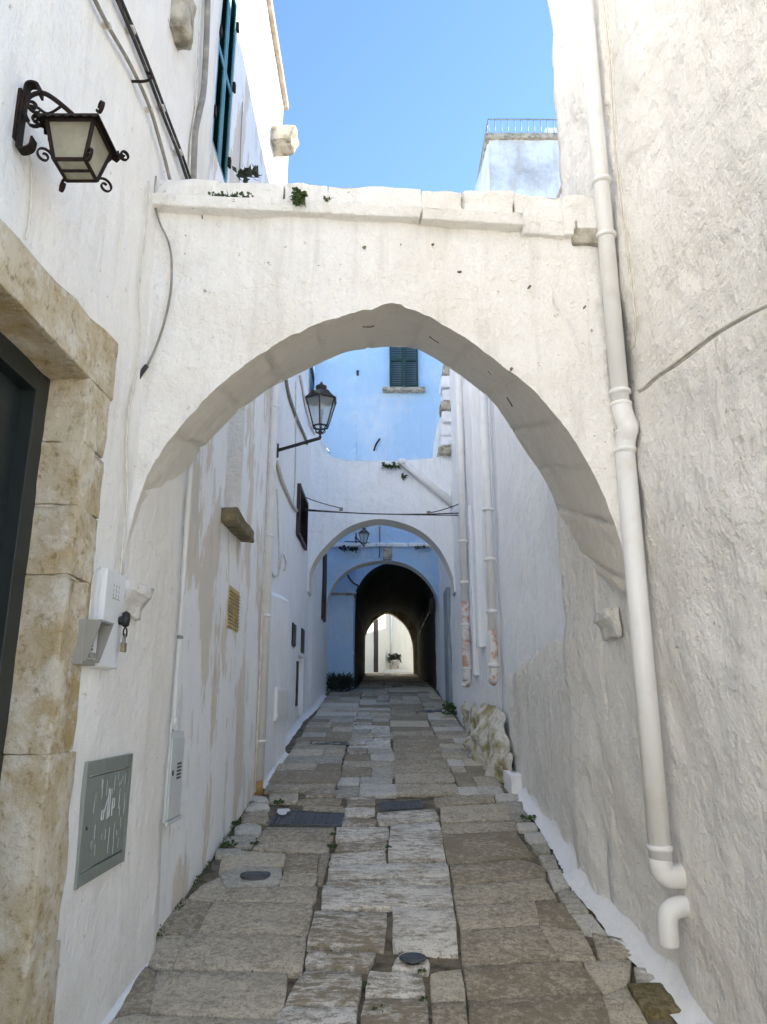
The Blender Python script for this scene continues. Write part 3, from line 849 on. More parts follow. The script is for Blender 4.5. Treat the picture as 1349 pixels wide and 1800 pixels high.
# raised strips of old render
for y0, y1, z0, z1 in ((8.5, 8.75, 2.2, 5.5), (9.0, 9.2, 1.9, 4.0)):
    MB().box((1.08, y0, z0), (1.2, y1, z1)).build('render_strip', 'cool', r3, bevel=0.015, subdiv=4, rough=0.02, smooth=True)
# small dark doorway in the wall beyond the second arch
MB().box((1.055, 12.3, gz(12.3)), (1.12, 13.0, gz(12.3) + 2.0)).build('door', 'rail', r3, bevel=0.01)
# rock outcrop the wall stands on
rock = MB()
nu, nv = 44, 22
for i in range(nu + 1):
    y = 7.0 + 3.7 * i / nu
    t = i / nu
    prof = 0.20 * math.sin(math.pi * min(1, t * 1.15 + 0.05)) ** 0.6 if t < 0.85 else 0.20 * max(0, (1 - t) / 0.15) * 0.6
    hh = (0.35 + 0.35 * sstep(t * 5)) * (1 - 0.3 * t)
    for j in range(nv + 1):
        s = j / nv
        z = gz(y) - 0.06 + hh * s
        x = 1.17 - prof * (1 - s ** 2.2)
        q = Vector((x, y, z))
        rock.v.append(q + Vector((-0.13 * fbm(q * 4.2, 5) * (1 - s * 0.6), 0, 0)))
for i in range(nu):
    for j in range(nv):
        a = i * (nv + 1) + j; rock.f.append((a, a + nv + 1, a + nv + 2, a + 1))
tag(rock.build('rock_outcrop', 'rock', None, smooth=True, fix=False), 'mossy limewashed rock outcrop at the foot of the right wall', 'rock')

# set-back house to the right (throws the shadow on the left wall)
sh2 = thing('setback_house', (4.2, 7.5, 0.8), 'white house set back behind the right-hand walls', 'house')
polywall('wall', 'plaster', sh2, [(6, 4.8), (2.6, 4.8), (2.6, 11.3), (6, 11.3)], H + 7.27, side=-1, cell=0.5, amp=0.0)
MB().box((2.58, 4.78, H + 7.25), (6, 11.32, H + 7.33)).build('roof', 'roofedge', sh2)
# house with roof terrace and railing
tw = thing('terrace_house', (3.2, 12.5, 1.4), 'white house with stained parapet and metal railing against the sky', 'house')
tA, tB = PY(860, 246, 11.8), PY(990, 270, 11.8)
tz = tA.z
polywall('wall', 'tower', tw, [(1.75, 15.5), (tA.x, 11.8), (6.5, 11.8)], tz, side=1, cell=0.16, amp=0.04, sc=1.5)
bt = MB().hexa([(tA.x - 0.55, 11.9, tz - 4.2), (tA.x, 11.9, tz - 4.2), (tA.x, 13, tz - 4.2), (tA.x - 0.55, 13, tz - 4.2),
           (tA.x - 0.03, 11.9, tz + 0.02), (tA.x + 0.02, 11.9, tz + 0.02), (tA.x + 0.02, 13, tz + 0.02), (tA.x - 0.03, 13, tz + 0.02)])
bt.build('buttress', 'cool', tw, bevel=0.02, subdiv=3, rough=0.03)
MB().box((tA.x - 0.06, 11.74, tz), (6.5, 15.5, tz + 0.12)).build('parapet_edge', 'tufa_grey', tw, bevel=0.02, subdiv=4, rough=0.02)
MB().box((tA.x + 1.12, 11.95, tz + 0.10), (tA.x + 1.9, 12.6, tz + 0.42)).build('chimney_block', 'cool', tw, bevel=0.02)
rl = thing('terrace_railing', (tA.x + 0.6, 11.8, tz + 0.12), 'grey-blue metal railing along the roof terrace edge', 'railing')
x1r = tA.x + 2.0
MB().tube([(tA.x, 11.8, tz + 0.47), (x1r, 11.8, tz + 0.47)], 0.016, 6).tube([(tA.x, 11.8, tz + 0.15), (x1r, 11.8, tz + 0.15)], 0.010, 6).build('rail', 'rail', rl, smooth=True)
MB().tube([(tA.x, 11.8, tz + 0.47), (tA.x, 15.3, tz + 0.47)], 0.016, 6).build('rail', 'rail', rl, smooth=True)
b0 = MB().tube([(tA.x, 11.8, tz + 0.10), (tA.x, 11.8, tz + 0.46)], 0.009, 6).build('baluster', 'rail', rl, smooth=True)
for i in range(1, 17):
    b1 = b0.copy(); b1.location.x += i * 0.125 * K; b1.parent = rl; col.objects.link(b1)
for i in range(1, 20):
    b1 = b0.copy(); b1.location.y += i * 0.18 * K; b1.parent = rl; col.objects.link(b1)

# ================================================================== LEFT HOUSES BEYOND
l3 = thing('lane_house', (-1.2, 9.2, 1.05), 'blue-white house in the middle of the lane on the left with brown shutter', 'house')
L3T = H + 4.85
hb = [(2, 9.75 - 6.76, 10.15 - 6.76, 2.32, 2.62, 0.12), (2, 10.85 - 6.76, 11.25 - 6.76, 2.30, 2.66, 0.12), (2, 10.55 - 6.76, 11.35 - 6.76, 1.0, 2.25, 0.10)]
polywall('wall', 'cool', l3, [(-5, 6.75), (-1.22, 6.75), (-1.20, 6.76), (-1.20, 11.95), (-1.15, 12.0), (-1.13, 15.0), (-1.13, 16.1)], L3T, side=1, cell=0.11, amp=0.012, sc=1.3, holes=hb, seed=12)
MB().box((-5, 6.8, L3T - 0.12), (-1.24, 15.9, L3T - 0.05)).build('roof', 'roofedge', l3)
for h in hb[:2]:
    MB().box((-1.24, 6.76 + h[1] + .01, h[3] + .01), (-1.185, 6.76 + h[2] - .01, h[4] - .01)).build('window_opening', 'black', l3)
MB().box((-1.32, 10.55, 1.2), (-1.27, 11.35, 2.25)).build('door', 'cool', l3)
MB().box((-1.25, 10.42, 1.55), (-1.185, 10.56, 2.15)).build('door_slit', 'brown', l3)
# low annex with sloping top
mb = MB()
for y in [7.02 + 1.55 * i / 16 for i in range(17)]:
    zt = 2.58 + 0.14 * (y - 7.0) / 1.55
    for j in range(15):
        z = gz(y) - 0.08 + (zt - gz(y) + 0.08) * j / 14
        q = Vector((-1.09, y, z)); mb.v.append(q + Vector((0.012 * fbm(q * 2, 4), 0, 0)))
    mb.v.append(Vector((-1.23, y, zt + 0.10)))
for i in range(16):
    for j in range(15):
        a = i * 16 + j; mb.f.append((a, a + 1, a + 17, a + 16))
mb.f.append(tuple(16 * 16 + j for j in range(16))); mb.f.append(tuple(reversed(range(16))))
# close the end towards the wall
an = mb.build('annex', 'cool', l3, smooth=False, fix=True)
mb = MB().hexa([(-1.24, 8.55, gz(8.5) - 0.1), (-1.092, 8.55, gz(8.5) - 0.1), (-1.092, 8.58, gz(8.5) - 0.1), (-1.24, 8.58, gz(8.5) - 0.1),
                (-1.24, 8.55, 2.80), (-1.092, 8.55, 2.70), (-1.092, 8.58, 2.70), (-1.24, 8.58, 2.80)])
mb.build('annex_end', 'white', l3)
cove(l3, [(-1.10, 6.95), (-1.10, 7.8), (-1.09, 8.6)], 0.05, 0.05, sgn=1)
cove(l3, [(-1.21, 8.6), (-1.205, 9.6), (-1.205, 11.4), (-1.15, 12.2), (-1.14, 14.4)], 0.07, 0.07, sgn=1)
# unseen taller house added behind the lane house to bounce sunlight down
ub = thing('bounce_house', (-2.6, 9.2, 1.05), 'unseen taller white house added behind the lane house on the left', 'house')
polywall('wall', 'plaster', ub, [(-5, 6.9), (-1.95, 6.9), (-1.95, 11.9), (-5, 11.9)], H + 8.6, side=1, cell=0.4, amp=0.0)
MB().box((-5, 6.88, H + 8.58), (-1.9, 11.92, H + 8.68)).build('roof', 'roofedge', ub)
# brown shutter
ps = PX(523, 850, -1.2); pe = PX(535, 958, -1.2)
bs = thing('brown_shutter', (-1.2, (ps.y + pe.y) / 2, H + 2.25), 'dark brown louvred shutter on the left wall before the second arch', 'shutter')
f = MB(); ya, yb, za, zb2 = ps.y, pe.y, H + 2.27, H + 3.0
f.box((-1.2, ya, za), (-1.15, ya + 0.05, zb2)).box((-1.2, yb - 0.05, za), (-1.15, yb, zb2)).box((-1.2, ya + .05, za), (-1.152, yb - .05, za + 0.05)).box((-1.2, ya + .05, zb2 - 0.05), (-1.152, yb - .05, zb2))
f.build('frame', 'brown', bs)
lv = MB(); z = za + 0.05
while z < zb2 - 0.06:
    lv.add([(-1.185, ya + .05, z + 0.03), (-1.155, ya + .05, z), (-1.155, yb - .05, z), (-1.185, yb - .05, z + 0.03)], [(0, 1, 2, 3)]); z += 0.035
lv.build('louvres', 'brown', bs)['kind'] = 'stuff'
# second, narrow shutter past the second arch
s5 = MB().box((-1.15, 13.6, 3.1), (-1.10, 14.2, 4.4)).build('narrow_shutter', 'brown', None, bevel=0.006)
tag(s5, 'narrow dark brown shutter on the left wall past the second arch', 'shutter')

# ================================================================== SECOND ARCH
a2 = thing('second_archway', (0, 11.7, 1.4), 'second whitewashed round archway with broken top edge midway up the lane', 'arch')
c2 = bez([PY(u, v, 11.5) for u, v in [(543,1040),(545,1005),(560,975),(590,943),(620,923),(665,912),(710,920),(745,937),(775,968),(795,1010),(799,1040)]], 6)
topl = [(-1.3, 5.95), (-1.12, 5.85), (-1.0, 5.62), (-0.85, 5.50), (-0.6, 5.44), (0.2, 5.43), (0.75, 5.47), (0.93, 5.50), (0.935, 5.85), (0.96, 5.86), (0.965, 6.3), (1.0, 6.32), (1.0, 6.62), (1.06, 6.65), (1.06, 7.0), (1.3, 7.05)]
def tz2(x):
    for (xa, za), (xb, zb) in zip(topl[:-1], topl[1:]):
        if xa <= x <= xb: return za + (zb - za) * (x - xa) / max(1e-6, xb - xa)
    return topl[0][1] if x < topl[0][0] else topl[-1][1]
def archwall(parent, curve, y0, y1, tz, m, ms, amp=0.02, NR=16):
    lo, hi = curve[0], curve[-1]
    cur = [Vector((-1.32, y0, lo.z))] + [p.copy() for p in curve] + [Vector((1.30, y0, hi.z))]
    # extra columns so the broken top keeps its steps
    mb = MB(); W = NR + 1
    for p in cur:
        t = tz(p.x)
        for r in range(W):
            q = Vector((p.x, y0, p.z + (t - p.z) * r / NR))
            mb.v.append(q + Vector((0, -amp * fbm(q * 2, 4) * sstep(r / 2), 0)))
    for i in range(len(cur) - 1):
        for r in range(NR):
            a = i * W + r; mb.f.append((a, a + W, a + W + 1, a + 1))
    k = len(mb.v)
    for p in cur: mb.v += [Vector((p.x, y0, tz(p.x))), Vector((p.x, y1, tz(p.x))), Vector((p.x, y1, p.z))]
    for i in range(len(cur) - 1):
        a = k + 3 * i
        mb.f.append((a, a + 3, a + 4, a + 1)); mb.f.append((a + 1, a + 4, a + 5, a + 2))
    mb.build('arch_wall', m, parent, smooth=False, fix=False)
    mb = MB()
    for i, p in enumerate(curve):
        for r in range(5): mb.v.append(Vector((p.x, y0 + (y1 - y0) * r / 4, p.z)))
    for i in range(len(curve) - 1):
        for r in range(4):
            a = i * 5 + r; mb.f.append((a, a + 1, a + 6, a + 5))
    mb.build('soffit', ms, parent, smooth=True, fix=False)
archwall(a2, c2, 11.5, 11.95, tz2, 'cool', 'soffit')
# broken masonry at the right end: individual blocks
for i, (xa, z, w, h) in enumerate(((0.90, 5.52, 0.2, 0.14), (0.955, 5.68, 0.2, 0.16), (0.93, 5.86, 0.22, 0.2), (0.97, 6.08, 0.2, 0.2), (0.95, 6.30, 0.2, 0.16), (0.99, 6.48, 0.2, 0.2), (0.97, 6.70, 0.2, 0.22), (1.0, 6.94, 0.2, 0.2))):
    MB().box((xa, 11.40 + 0.02 * (i % 3), z), (xa + w, 11.8, z + h - 0.012)).build('masonry_block', 'tufa_grey' if i in (0, 4, 7) else 'cool', a2, bevel=0.015, subdiv=3, rough=0.025, rs=6, smooth=True)

# ================================================================== THIRD ARCH, BLUE HOUSE WITH TUNNEL
a3 = thing('third_archway', (0, 14.7, 1.75), 'third low archway in blue shade just before the tunnel', 'arch')
c3 = bez([PY(u, v, 14.5) for u, v in [(571,1090),(573,1065),(580,1040),(600,1012),(630,993),(675,985),(715,992),(745,1012),(765,1040),(772,1065),(774,1090)]], 6)
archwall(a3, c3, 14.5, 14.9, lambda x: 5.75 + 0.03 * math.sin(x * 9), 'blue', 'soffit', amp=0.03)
for i in range(7):
    x = -1.1 + i * 0.32
    MB().box((x, 14.43, 4.62 + 0.01 * (i % 2)), (x + 0.30, 14.55, 4.70)).build('ledge_stone', 'cool', a3, bevel=0.012, subdiv=2, rough=0.02, smooth=True)
MB().box((0.0, 14.40, 4.36), (0.16, 14.56, 4.60)).build('keystone', 'tufa_grey', a3, bevel=0.015, subdiv=3, rough=0.03, rs=6, smooth=True)

bh = thing('blue_house', (0.0, 16.3, 1.9), 'pale blue house bridging the lane, with green shutters and a dark tunnel beneath', 'house')
TX0, TX1, TC, TS = -0.61, 1.10, 0.245, 3.74
TRr = 0.855
BT = H + 8.8
YF = 16.0
# face: columns above the tunnel opening plus the wings
cur = [Vector((TC + TRr * math.cos(a), YF, TS + TRr * math.sin(a))) for a in [math.pi * (1 - i / 36) for i in range(37)]]
wy = PY(710, 650, YF)
win = (PY(685, 650, YF).x, PY(735, 650, YF).x, PY(700, 684, YF).z, PY(700, 590, YF).z)
mb = MB(); NR = 60
xs = [-1.62, -1.4, -1.2, -1.0, -0.8, -0.62] + [c.x for c in cur] + [1.15, 1.3, 1.5]
for x in xs:
    if TX0 <= x <= TX1 and abs(x - TC) < TRr: zb = TS + math.sqrt(max(0, TRr ** 2 - (x - TC) ** 2))
    elif x < TX0 - 0.005 or x > TX1 + 0.005: zb = 1.7
    else: zb = TS
    for r in range(NR + 1):
        q = Vector((x, YF, zb + (BT - zb) * r / NR))
        mb.v.append(q + Vector((0, -0.03 * fbm(q * 1.1, 5), 0)))
for i in range(len(xs) - 1):
    for r in range(NR):
        a = i * (NR + 1) + r; mb.f.append((a, a + NR + 1, a + NR + 2, a + 1))
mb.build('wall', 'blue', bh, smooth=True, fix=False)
MB().box((TX0 - 1.0, YF + 0.02, 1.5), (TX0 - 0.002, 25, TS)).build('tunnel_wall', 'tunnel_shade', bh)
MB().box((TX1 + 0.002, YF + 0.02, 1.5), (TX1 + 0.5, 25, TS)).build('tunnel_wall', 'tunnel_shade', bh)
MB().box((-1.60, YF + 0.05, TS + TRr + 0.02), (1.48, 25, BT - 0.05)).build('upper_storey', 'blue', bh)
# barrel vault and the pointed arch at its far end
mb = MB(); nv = 30
for y in [YF - 0.01 + 9.0 * k / nv for k in range(nv + 1)]:
    for c in cur: mb.v.append(Vector((c.x, y, c.z + 0.02 * fbm(Vector((c.x, y, c.z)) * 1.5))))
for k in range(nv):
    for i in range(36):
        a = k * 37 + i; mb.f.append((a, a + 1, a + 38, a + 37))
mb.build('tunnel_vault', 'tunnel_shade', bh, smooth=True, fix=False)
c4 = bez([PY(u, v, 24.6) for u, v in [(638,1200),(638,1150),(640,1128),(647,1106),(660,1089),(681,1077),(702,1088),(717,1105),(725,1128),(727,1150),(728,1200)]], 4)
mb = MB()
for p in c4:
    mb.v += [Vector((p.x, 24.6, p.z)), Vector((TC + (p.x - TC) * 2.2, 24.6, max(p.z, TS - 1.5) + 1.6))]
k = len(c4)
for i in range(k - 1): mb.f.append((2 * i, 2 * i + 2, 2 * i + 3, 2 * i + 1))
mb.add([(c4[0].x, 24.6, 1.8), (c4[0].x, 24.6, c4[0].z), (-1.6, 24.6, c4[0].z + 1.6), (-1.6, 24.6, 1.8)], [(0, 1, 2, 3)])
mb.add([(c4[-1].x, 24.6, 1.8), (c4[-1].x, 24.6, c4[-1].z), (1.7, 24.6, c4[-1].z + 1.6), (1.7, 24.6, 1.8)], [(0, 1, 2, 3)])
kk = len(mb.v)
for p in c4: mb.v += [Vector((p.x, 24.6, p.z)), Vector((p.x, 25.0, p.z))]
for i in range(k - 1): mb.f.append((kk + 2 * i, kk + 2 * i + 1, kk + 2 * i + 3, kk + 2 * i + 2))
mb.build('tunnel_end_arch', 'tufa', bh, smooth=False, fix=False)
# wall block with slab left of the tunnel mouth
pl = PY(600, 1046, 15.4)
MB().box((-1.2, 15.4, 1.6), (TX0 - 0.01, YF + 0.03, pl.z)).build('wall_block', 'blue', bh, bevel=0.02, subdiv=4, rough=0.012, smooth=True)
MB().box((-1.2, 15.36, pl.z + 0.002), (TX0 + 0.02, YF, pl.z + 0.045)).build('slab', 'tufa_grey', bh, bevel=0.006)
MB().box((0.98, 15.6, 3.45), (1.09, 15.95, 3.75)).build('rusty_lamp_box', 'brown', bh, bevel=0.01)
# green shutters
gs_ = thing('green_shutters', ((win[0] + win[1]) / 2, YF - 0.05, win[2]), 'closed dark green shutters on the blue house above the arches', 'shutters')
xm = (win[0] + win[1]) / 2
for xa, xb in ((win[0], xm - 0.004), (xm + 0.004, win[1])):
    f = MB().box((xa, YF - 0.08, win[2]), (xa + 0.045, YF - 0.03, win[3])).box((xb - 0.045, YF - 0.08, win[2]), (xb, YF - 0.03, win[3]))
    for z in (win[2], (win[2] + win[3]) / 2, win[3] - 0.06): f.box((xa + .045, YF - 0.078, z), (xb - .045, YF - 0.032, z + 0.06))
    leaf = f.build('shutter_leaf', 'green', gs_)
    lv = MB(); z = win[2] + 0.06
    while z < win[3] - 0.05:
        lv.add([(xa + .045, YF - 0.045, z + 0.035), (xb - .045, YF - 0.045, z + 0.035), (xb - .045, YF - 0.075, z), (xa + .045, YF - 0.075, z)], [(0, 1, 2, 3)]); z += 0.045
    lv.build('louvres', 'green', leaf)['kind'] = 'stuff'
MB().box((win[0] - 0.16, YF - 0.16, win[2] - 0.10), (win[1] + 0.16, YF + 0.02, win[2] - 0.01)).build('window_sill', 'tufa_grey', gs_, bevel=0.015, subdiv=3, rough=0.01, smooth=True)
MB().box((PY(627, 660, YF).x, YF - 0.035, PY(627, 660, YF).z), (PY(631, 653, YF).x, YF + 0.02, PY(627, 652, YF).z)).build('vent_hole', 'black', bh)
# iron hook on the blue wall
hk = [PY(658, 790, YF - 0.06), PY(662, 780, YF - 0.06), PY(668, 771, YF - 0.06)]
tag(MB().tube(bez([hk[0] + Vector((0, .08, 0))] + hk, 4), 0.018, 6).build('iron_hook', 'iron', None, smooth=True), 'rusty iron hook on the pale blue wall', 'hook')
# sunlit house behind left of the blue house
sl_ = thing('sunlit_house', (-2.3, 14.5, 1.8), 'small sunlit white house corner left of the pale blue house', 'house')
polywall('wall', 'plaster', sl_, [(-5, 12.5), (-1.75, 12.5), (-1.75, 18.0), (-5, 18)], H + 7.8, side=1, cell=0.4, amp=0.0)
MB().box((-5, 12.5, H + 7.8), (-1.7, 18, H + 7.9)).build('roof', 'roofedge', sl_)

# ================================================================== COURTYARD BEYOND THE TUNNEL
ct = thing('courtyard_house', (0.3, 30.5, 2.6), 'sunlit cream house seen through the far end of the tunnel', 'house')
polywall('wall', 'court', ct, [(-1.6, 25.2), (-0.95, 26), (0.3, 31), (3.2, 31.4)], 8.6, side=1, cell=0.25, amp=0.02, zlow=-0.4)
cp = PY(660, 1150, 28.4)
MB().box((-0.42, 28.32, 2.6), (-0.20, 28.72, 4.75)).build('door', 'brown', ct, bevel=0.01)
MB().box((-0.78, 26.9, 4.05), (-0.62, 27.25, 4.55)).build('window_opening', 'dark_glass', ct, bevel=0.01)
MB().tube([(0.32, 30.85, 2.8), (0.32, 30.85, 7.0)], 0.05, 8).build('downpipe', 'pvc', ct, smooth=True)
MB().box((-0.1, 30.0, 2.55), (1.0, 30.7, 2.95)).build('raised_kerb', 'court', ct, bevel=0.03)
cs_ = thing('courtyard_shade_block', (4.5, 29.5, 2.6), 'unseen house block added to shade the courtyard beyond the tunnel', 'house')  # out of view, added to keep sun off the courtyard wall
MB().box((3.25, 25, 2.0), (6, 34, 6.7)).build('wall', 'court', cs_)
pt = thing('planter', (0.45, 30.3, 2.95), 'terracotta planter with bushy plant beyond the tunnel', 'planter')
MB().lathe((0.45, 30.3, 2.95), [(0.14, 0), (0.2, 0.32), (0.22, 0.32), (0.22, 0.38)], 14).build('pot', 'terracotta', pt, smooth=True)

# unseen house front added behind the camera, turned to bounce sunlight into the lane
pz = thing('sun_bounce_house', (0, -9.4, 0), 'unseen sunlit white house added behind the viewer to bounce light', 'house')
hw = []
for k in range(5):
    x = 2.0 + k * 5.2
    hw += [(0, x, x + 1.1, 1.0, 2.3, 0.15), (0, x, x + 1.1, 4.2, 5.7, 0.15)]
fa_, fb_ = Vector((6.0, -12.0)), Vector((-12.0, -1.6))
polywall('wall', 'plaster', pz, [tuple(fa_), tuple(fb_)], 5.9, side=1, cell=0.5, amp=0.0, holes=hw[:6])
fd = (fb_ - fa_).normalized(); fn = Vector((fd.y, -fd.x))
for h in hw[:6]:
    q = [fa_ + fd * t - fn * d for t, d in ((h[1], 0.12), (h[2], 0.12), (h[2], 0.2), (h[1], 0.2))]
    MB().hexa([(p.x, p.y, h[3]) for p in q] + [(p.x, p.y, h[4]) for p in q]).build('shutter', 'green', pz)
q = [fa_, fb_, fb_ - fn * 5, fa_ - fn * 5]
MB().hexa([(p.x, p.y, 5.88) for p in q] + [(p.x, p.y, 6.0) for p in q]).build('roof', 'roofedge', pz)

#PART2
# ================================================================== LANTERNS
def spiral(c, d, up, r0, turns=1.35, n=22, start=0.0, flip=1):
    """flat spiral in the plane of d and up, starting at radius r0 and curling in"""
    d = Vector(d).normalized(); up = Vector(up).normalized(); out = []
    for i in range(n + 1):
        t = i / n; a = start + flip * t * turns * 2 * math.pi; r = r0 * (1 - 0.78 * t)
        out.append(Vector(c) + (d * math.cos(a) + up * math.sin(a)) * r)
    return out
lc = Vector((-0.885, 1.807, H + 1.490)); LT = H + 1.603
ln = thing('wall_lantern', lc, 'rusty wrought iron square lantern on scrolled bracket, above the ochre doorway', 'lantern')
ht, hb_, he = 0.066, 0.044, 0.086
cn = [(-1, -1), (1, -1), (1, 1), (-1, 1)]
fr = MB()
T = [Vector((lc.x + a * ht, lc.y + b * ht, LT)) for a, b in cn]
B = [Vector((lc.x + a * hb_, lc.y + b * hb_, lc.z)) for a, b in cn]
for i in range(4):
    j = (i + 1) % 4
    fr.tube([T[i], B[i]], 0.0065, 5).tube([T[i], T[j]], 0.007, 5).tube([B[i], B[j]], 0.006, 5)
fr.build('frame', 'iron', ln)
for i in range(4):
    j = (i + 1) % 4
    MB().add([T[i], T[j], B[j], B[i]], [(0, 1, 2, 3)]).build('glass_pane', 'glass_dirty', ln)
MB().add(B, [(0, 1, 2, 3)]).build('bottom_glass', 'glass_dirty', ln)
MB().tube([(lc.x - hb_, lc.y, lc.z - 0.002), (lc.x + hb_, lc.y, lc.z - 0.002)], 0.005, 5).build('bottom_bar', 'iron', ln)
MB().lathe((lc.x, lc.y, lc.z + 0.06), [(0.008, 0), (0.018, 0.012), (0.02, 0.025), (0.010, 0.045)], 12).build('bulb', 'bulb', ln, smooth=True)
E = [Vector((lc.x + a * he, lc.y + b * he, LT + 0.004)) for a, b in cn]
P_ = [Vector((lc.x + a * 0.03, lc.y + b * 0.03, LT + 0.055)) for a, b in cn]
rf = MB().hexa(E + P_).build('roof', 'iron', ln)
sk = MB()
for i in range(4):
    a, b = E[i], E[(i + 1) % 4]
    for k in range(7):
        p, q = a.lerp(b, k / 7), a.lerp(b, (k + 1) / 7); m_ = p.lerp(q, 0.5)
        out = (m_ - Vector((lc.x, lc.y, LT))); out.z = 0; out.normalize(); o = out * 0.006
        sk.add([p, q, q - Vector((0, 0, .008)) + o * .4, m_ - Vector((0, 0, .017)) + o, p - Vector((0, 0, .008)) + o * .4], [(0, 1, 2, 3, 4)])
sk.build('scalloped_edge', 'iron', rf)
for i, (a, b) in enumerate(cn):
    d = Vector((a, b, 0)).normalized(); sd_ = Vector((-d.y, d.x, 0))
    MB().strip(spiral(B[i] + d * 0.026 + Vector((0, 0, -0.004)), -d, (0, 0, 1), 0.026, start=0, flip=1), 0.008, 0.004, sd_).build('corner_scroll', 'iron', ln)
    MB().strip(spiral(E[i] + d * 0.012 + Vector((0, 0, 0.016)), -d, (0, 0, -1), 0.020, start=0, flip=1), 0.010, 0.004, sd_).build('roof_scroll', 'iron', rf)
pw0, pw1 = PX(36, 262, XL + 0.012), PX(42, 152, XL + 0.012)
py = (pw0.y + pw1.y) / 2
pl_ = [Vector((XL + 0.055, py, pw0.z + 0.02)), Vector((XL + 0.050, py, pw0.z - 0.01)), Vector((XL + 0.02, py, pw0.z - 0.018)), Vector((XL + 0.014, py, pw0.z + 0.02)), Vector((XL + 0.014, py, pw1.z - 0.02)),
       Vector((XL + 0.02, py, pw1.z + 0.018)), Vector((XL + 0.05, py, pw1.z + 0.012)), Vector((XL + 0.056, py, pw1.z - 0.022))]
MB().strip(bez(pl_, 5), 0.030, 0.006, (0, 1, 0)).build('bracket_plate', 'iron', ln)
MB().box((XL - 0.005, py - 0.02, pw0.z + 0.01), (XL + 0.010, py + 0.02, pw1.z - 0.01)).build('backing_plate', 'iron', ln)
zt_ = LT + 0.055
arm = [(XL + 0.03, py, zt_ - 0.035), (XL + 0.015, py, zt_ + 0.00), (XL + 0.022, py, zt_ + 0.045), (XL + 0.06, py, zt_ + 0.062), (XL + 0.11, py, zt_ + 0.030), (lc.x, lc.y, zt_ - 0.004)]
MB().tube(bez(arm, 6), 0.007, 6).build('bracket_arm', 'iron', ln, smooth=True)
arm2 = [(XL + 0.016, py, zt_ + 0.02), (XL + 0.05, py, zt_ + 0.012), (XL + 0.085, py, zt_ - 0.01), (XL + 0.12, py, zt_ + 0.015)]
MB().tube(bez(arm2, 6), 0.004, 6).build('bracket_arm', 'iron', ln, smooth=True)
MB().strip(spiral((XL + 0.055, py, zt_ - 0.03), (-1, 0, 0), (0, 0, -1), 0.028), 0.012, 0.004, (0, 1, 0)).build('bracket_scroll', 'iron', ln)

def hex_lantern(name, c, s, label):
    t = thing(name, c, label, 'lantern')
    c = Vector(c)
    ph = math.pi / 6
    def ring(r, z): return [c + Vector((r * s * math.cos(ph + k * math.pi / 3), r * s * math.sin(ph + k * math.pi / 3), z * s)) for k in range(6)]
    b0, t0, r1 = ring(0.155, 0.235), ring(0.325, 0.80), ring(0.17, 0.98)
    f = MB()
    for k in range(6):
        j = (k + 1) % 6
        f.tube([b0[k], t0[k]], 0.017 * s, 5).tube([b0[k], b0[j]], 0.020 * s, 5).tube([t0[k], t0[j]], 0.024 * s, 5)
    f.build('frame', 'iron2', t)
    for k in range(6):
        j = (k + 1) % 6
        MB().add([b0[k], b0[j], t0[j], t0[k]], [(0, 1, 2, 3)]).build('glass_pane', 'glass', t)
    rf = MB().add(ring(0.345, 0.80) + r1, [(k, (k + 1) % 6, (k + 1) % 6 + 6, k + 6) for k in range(6)] + [tuple(range(6, 12))]).build('roof', 'iron2', t)
    cr = MB(); e = ring(0.35, 0.80)
    for k in range(6):
        a, b = e[k], e[(k + 1) % 6]
        cr.add([a, b, a.lerp(b, .75) + Vector((0, 0, .05 * s)), a.lerp(b, .5) + Vector((0, 0, .13 * s)), a.lerp(b, .25) + Vector((0, 0, .05 * s))], [(0, 1, 2, 3, 4)])
    cr.build('crown_ornament', 'iron2', rf)
    MB().lathe(c, [(0.10 * s, 0.97 * s), (0.085 * s, 1.02 * s), (0.11 * s, 1.05 * s), (0.115 * s, 1.10 * s), (0.05 * s, 1.13 * s), (0.015 * s, 1.20 * s)], 14).build('finial', 'iron2', rf, smooth=True)
    bk = MB()
    for k in range(6):
        d = Vector((math.cos(ph + k * math.pi / 3), math.sin(ph + k * math.pi / 3), 0))
        bk.tube(bez([c + d * 0.155 * s + Vector((0, 0, .235 * s)), c + d * 0.10 * s + Vector((0, 0, .20 * s)), c + d * 0.105 * s + Vector((0, 0, .14 * s)), c + d * 0.02 * s + Vector((0, 0, .09 * s))], 4), 0.010 * s, 5)
    bk.build('basket', 'iron2', t)
    MB().lathe(c, [(0.006 * s, -0.04 * s), (0.035 * s, 0.02 * s), (0.02 * s, 0.05 * s), (0.03 * s, 0.10 * s), (0.045 * s, 0.13 * s), (0.02 * s, 0.17 * s)], 12).build('stem', 'iron2', t, smooth=True)
    MB().lathe(c + Vector((0, 0, 0.60 * s)), [(0.02 * s, 0), (0.07 * s, 0.05 * s), (0.075 * s, 0.10 * s), (0.03 * s, 0.16 * s)], 12).build('bulb', 'bulb', t, smooth=True)
    return t
c_l2 = PY(563, 770, 7.9)
l2 = hex_lantern('street_lantern', c_l2, 0.575, 'hexagonal street lantern on a bracket arm beneath the near arch')
aw = PX(487, 792, -1.2); aw = Vector((-1.2, 7.9, PY(487, 792, 7.9).z))
MB().tube([aw, c_l2 + Vector((0, 0, 0.0))], 0.020, 8).build('bracket_arm', 'iron2', l2, smooth=True)
MB().tube([aw + Vector((0, 0, -0.08)), aw + Vector((0, 0, 0.08))], 0.02, 6).build('bracket_plate', 'iron2', l2)
c_l3 = PY(640, 962, 14.1)
l3n = hex_lantern('small_street_lantern', c_l3, 0.345, 'smaller hexagonal lantern seen under the second arch')
a3s = Vector((PY(625, 935, 14.1).x, 14.5, c_l3.z + 0.22))
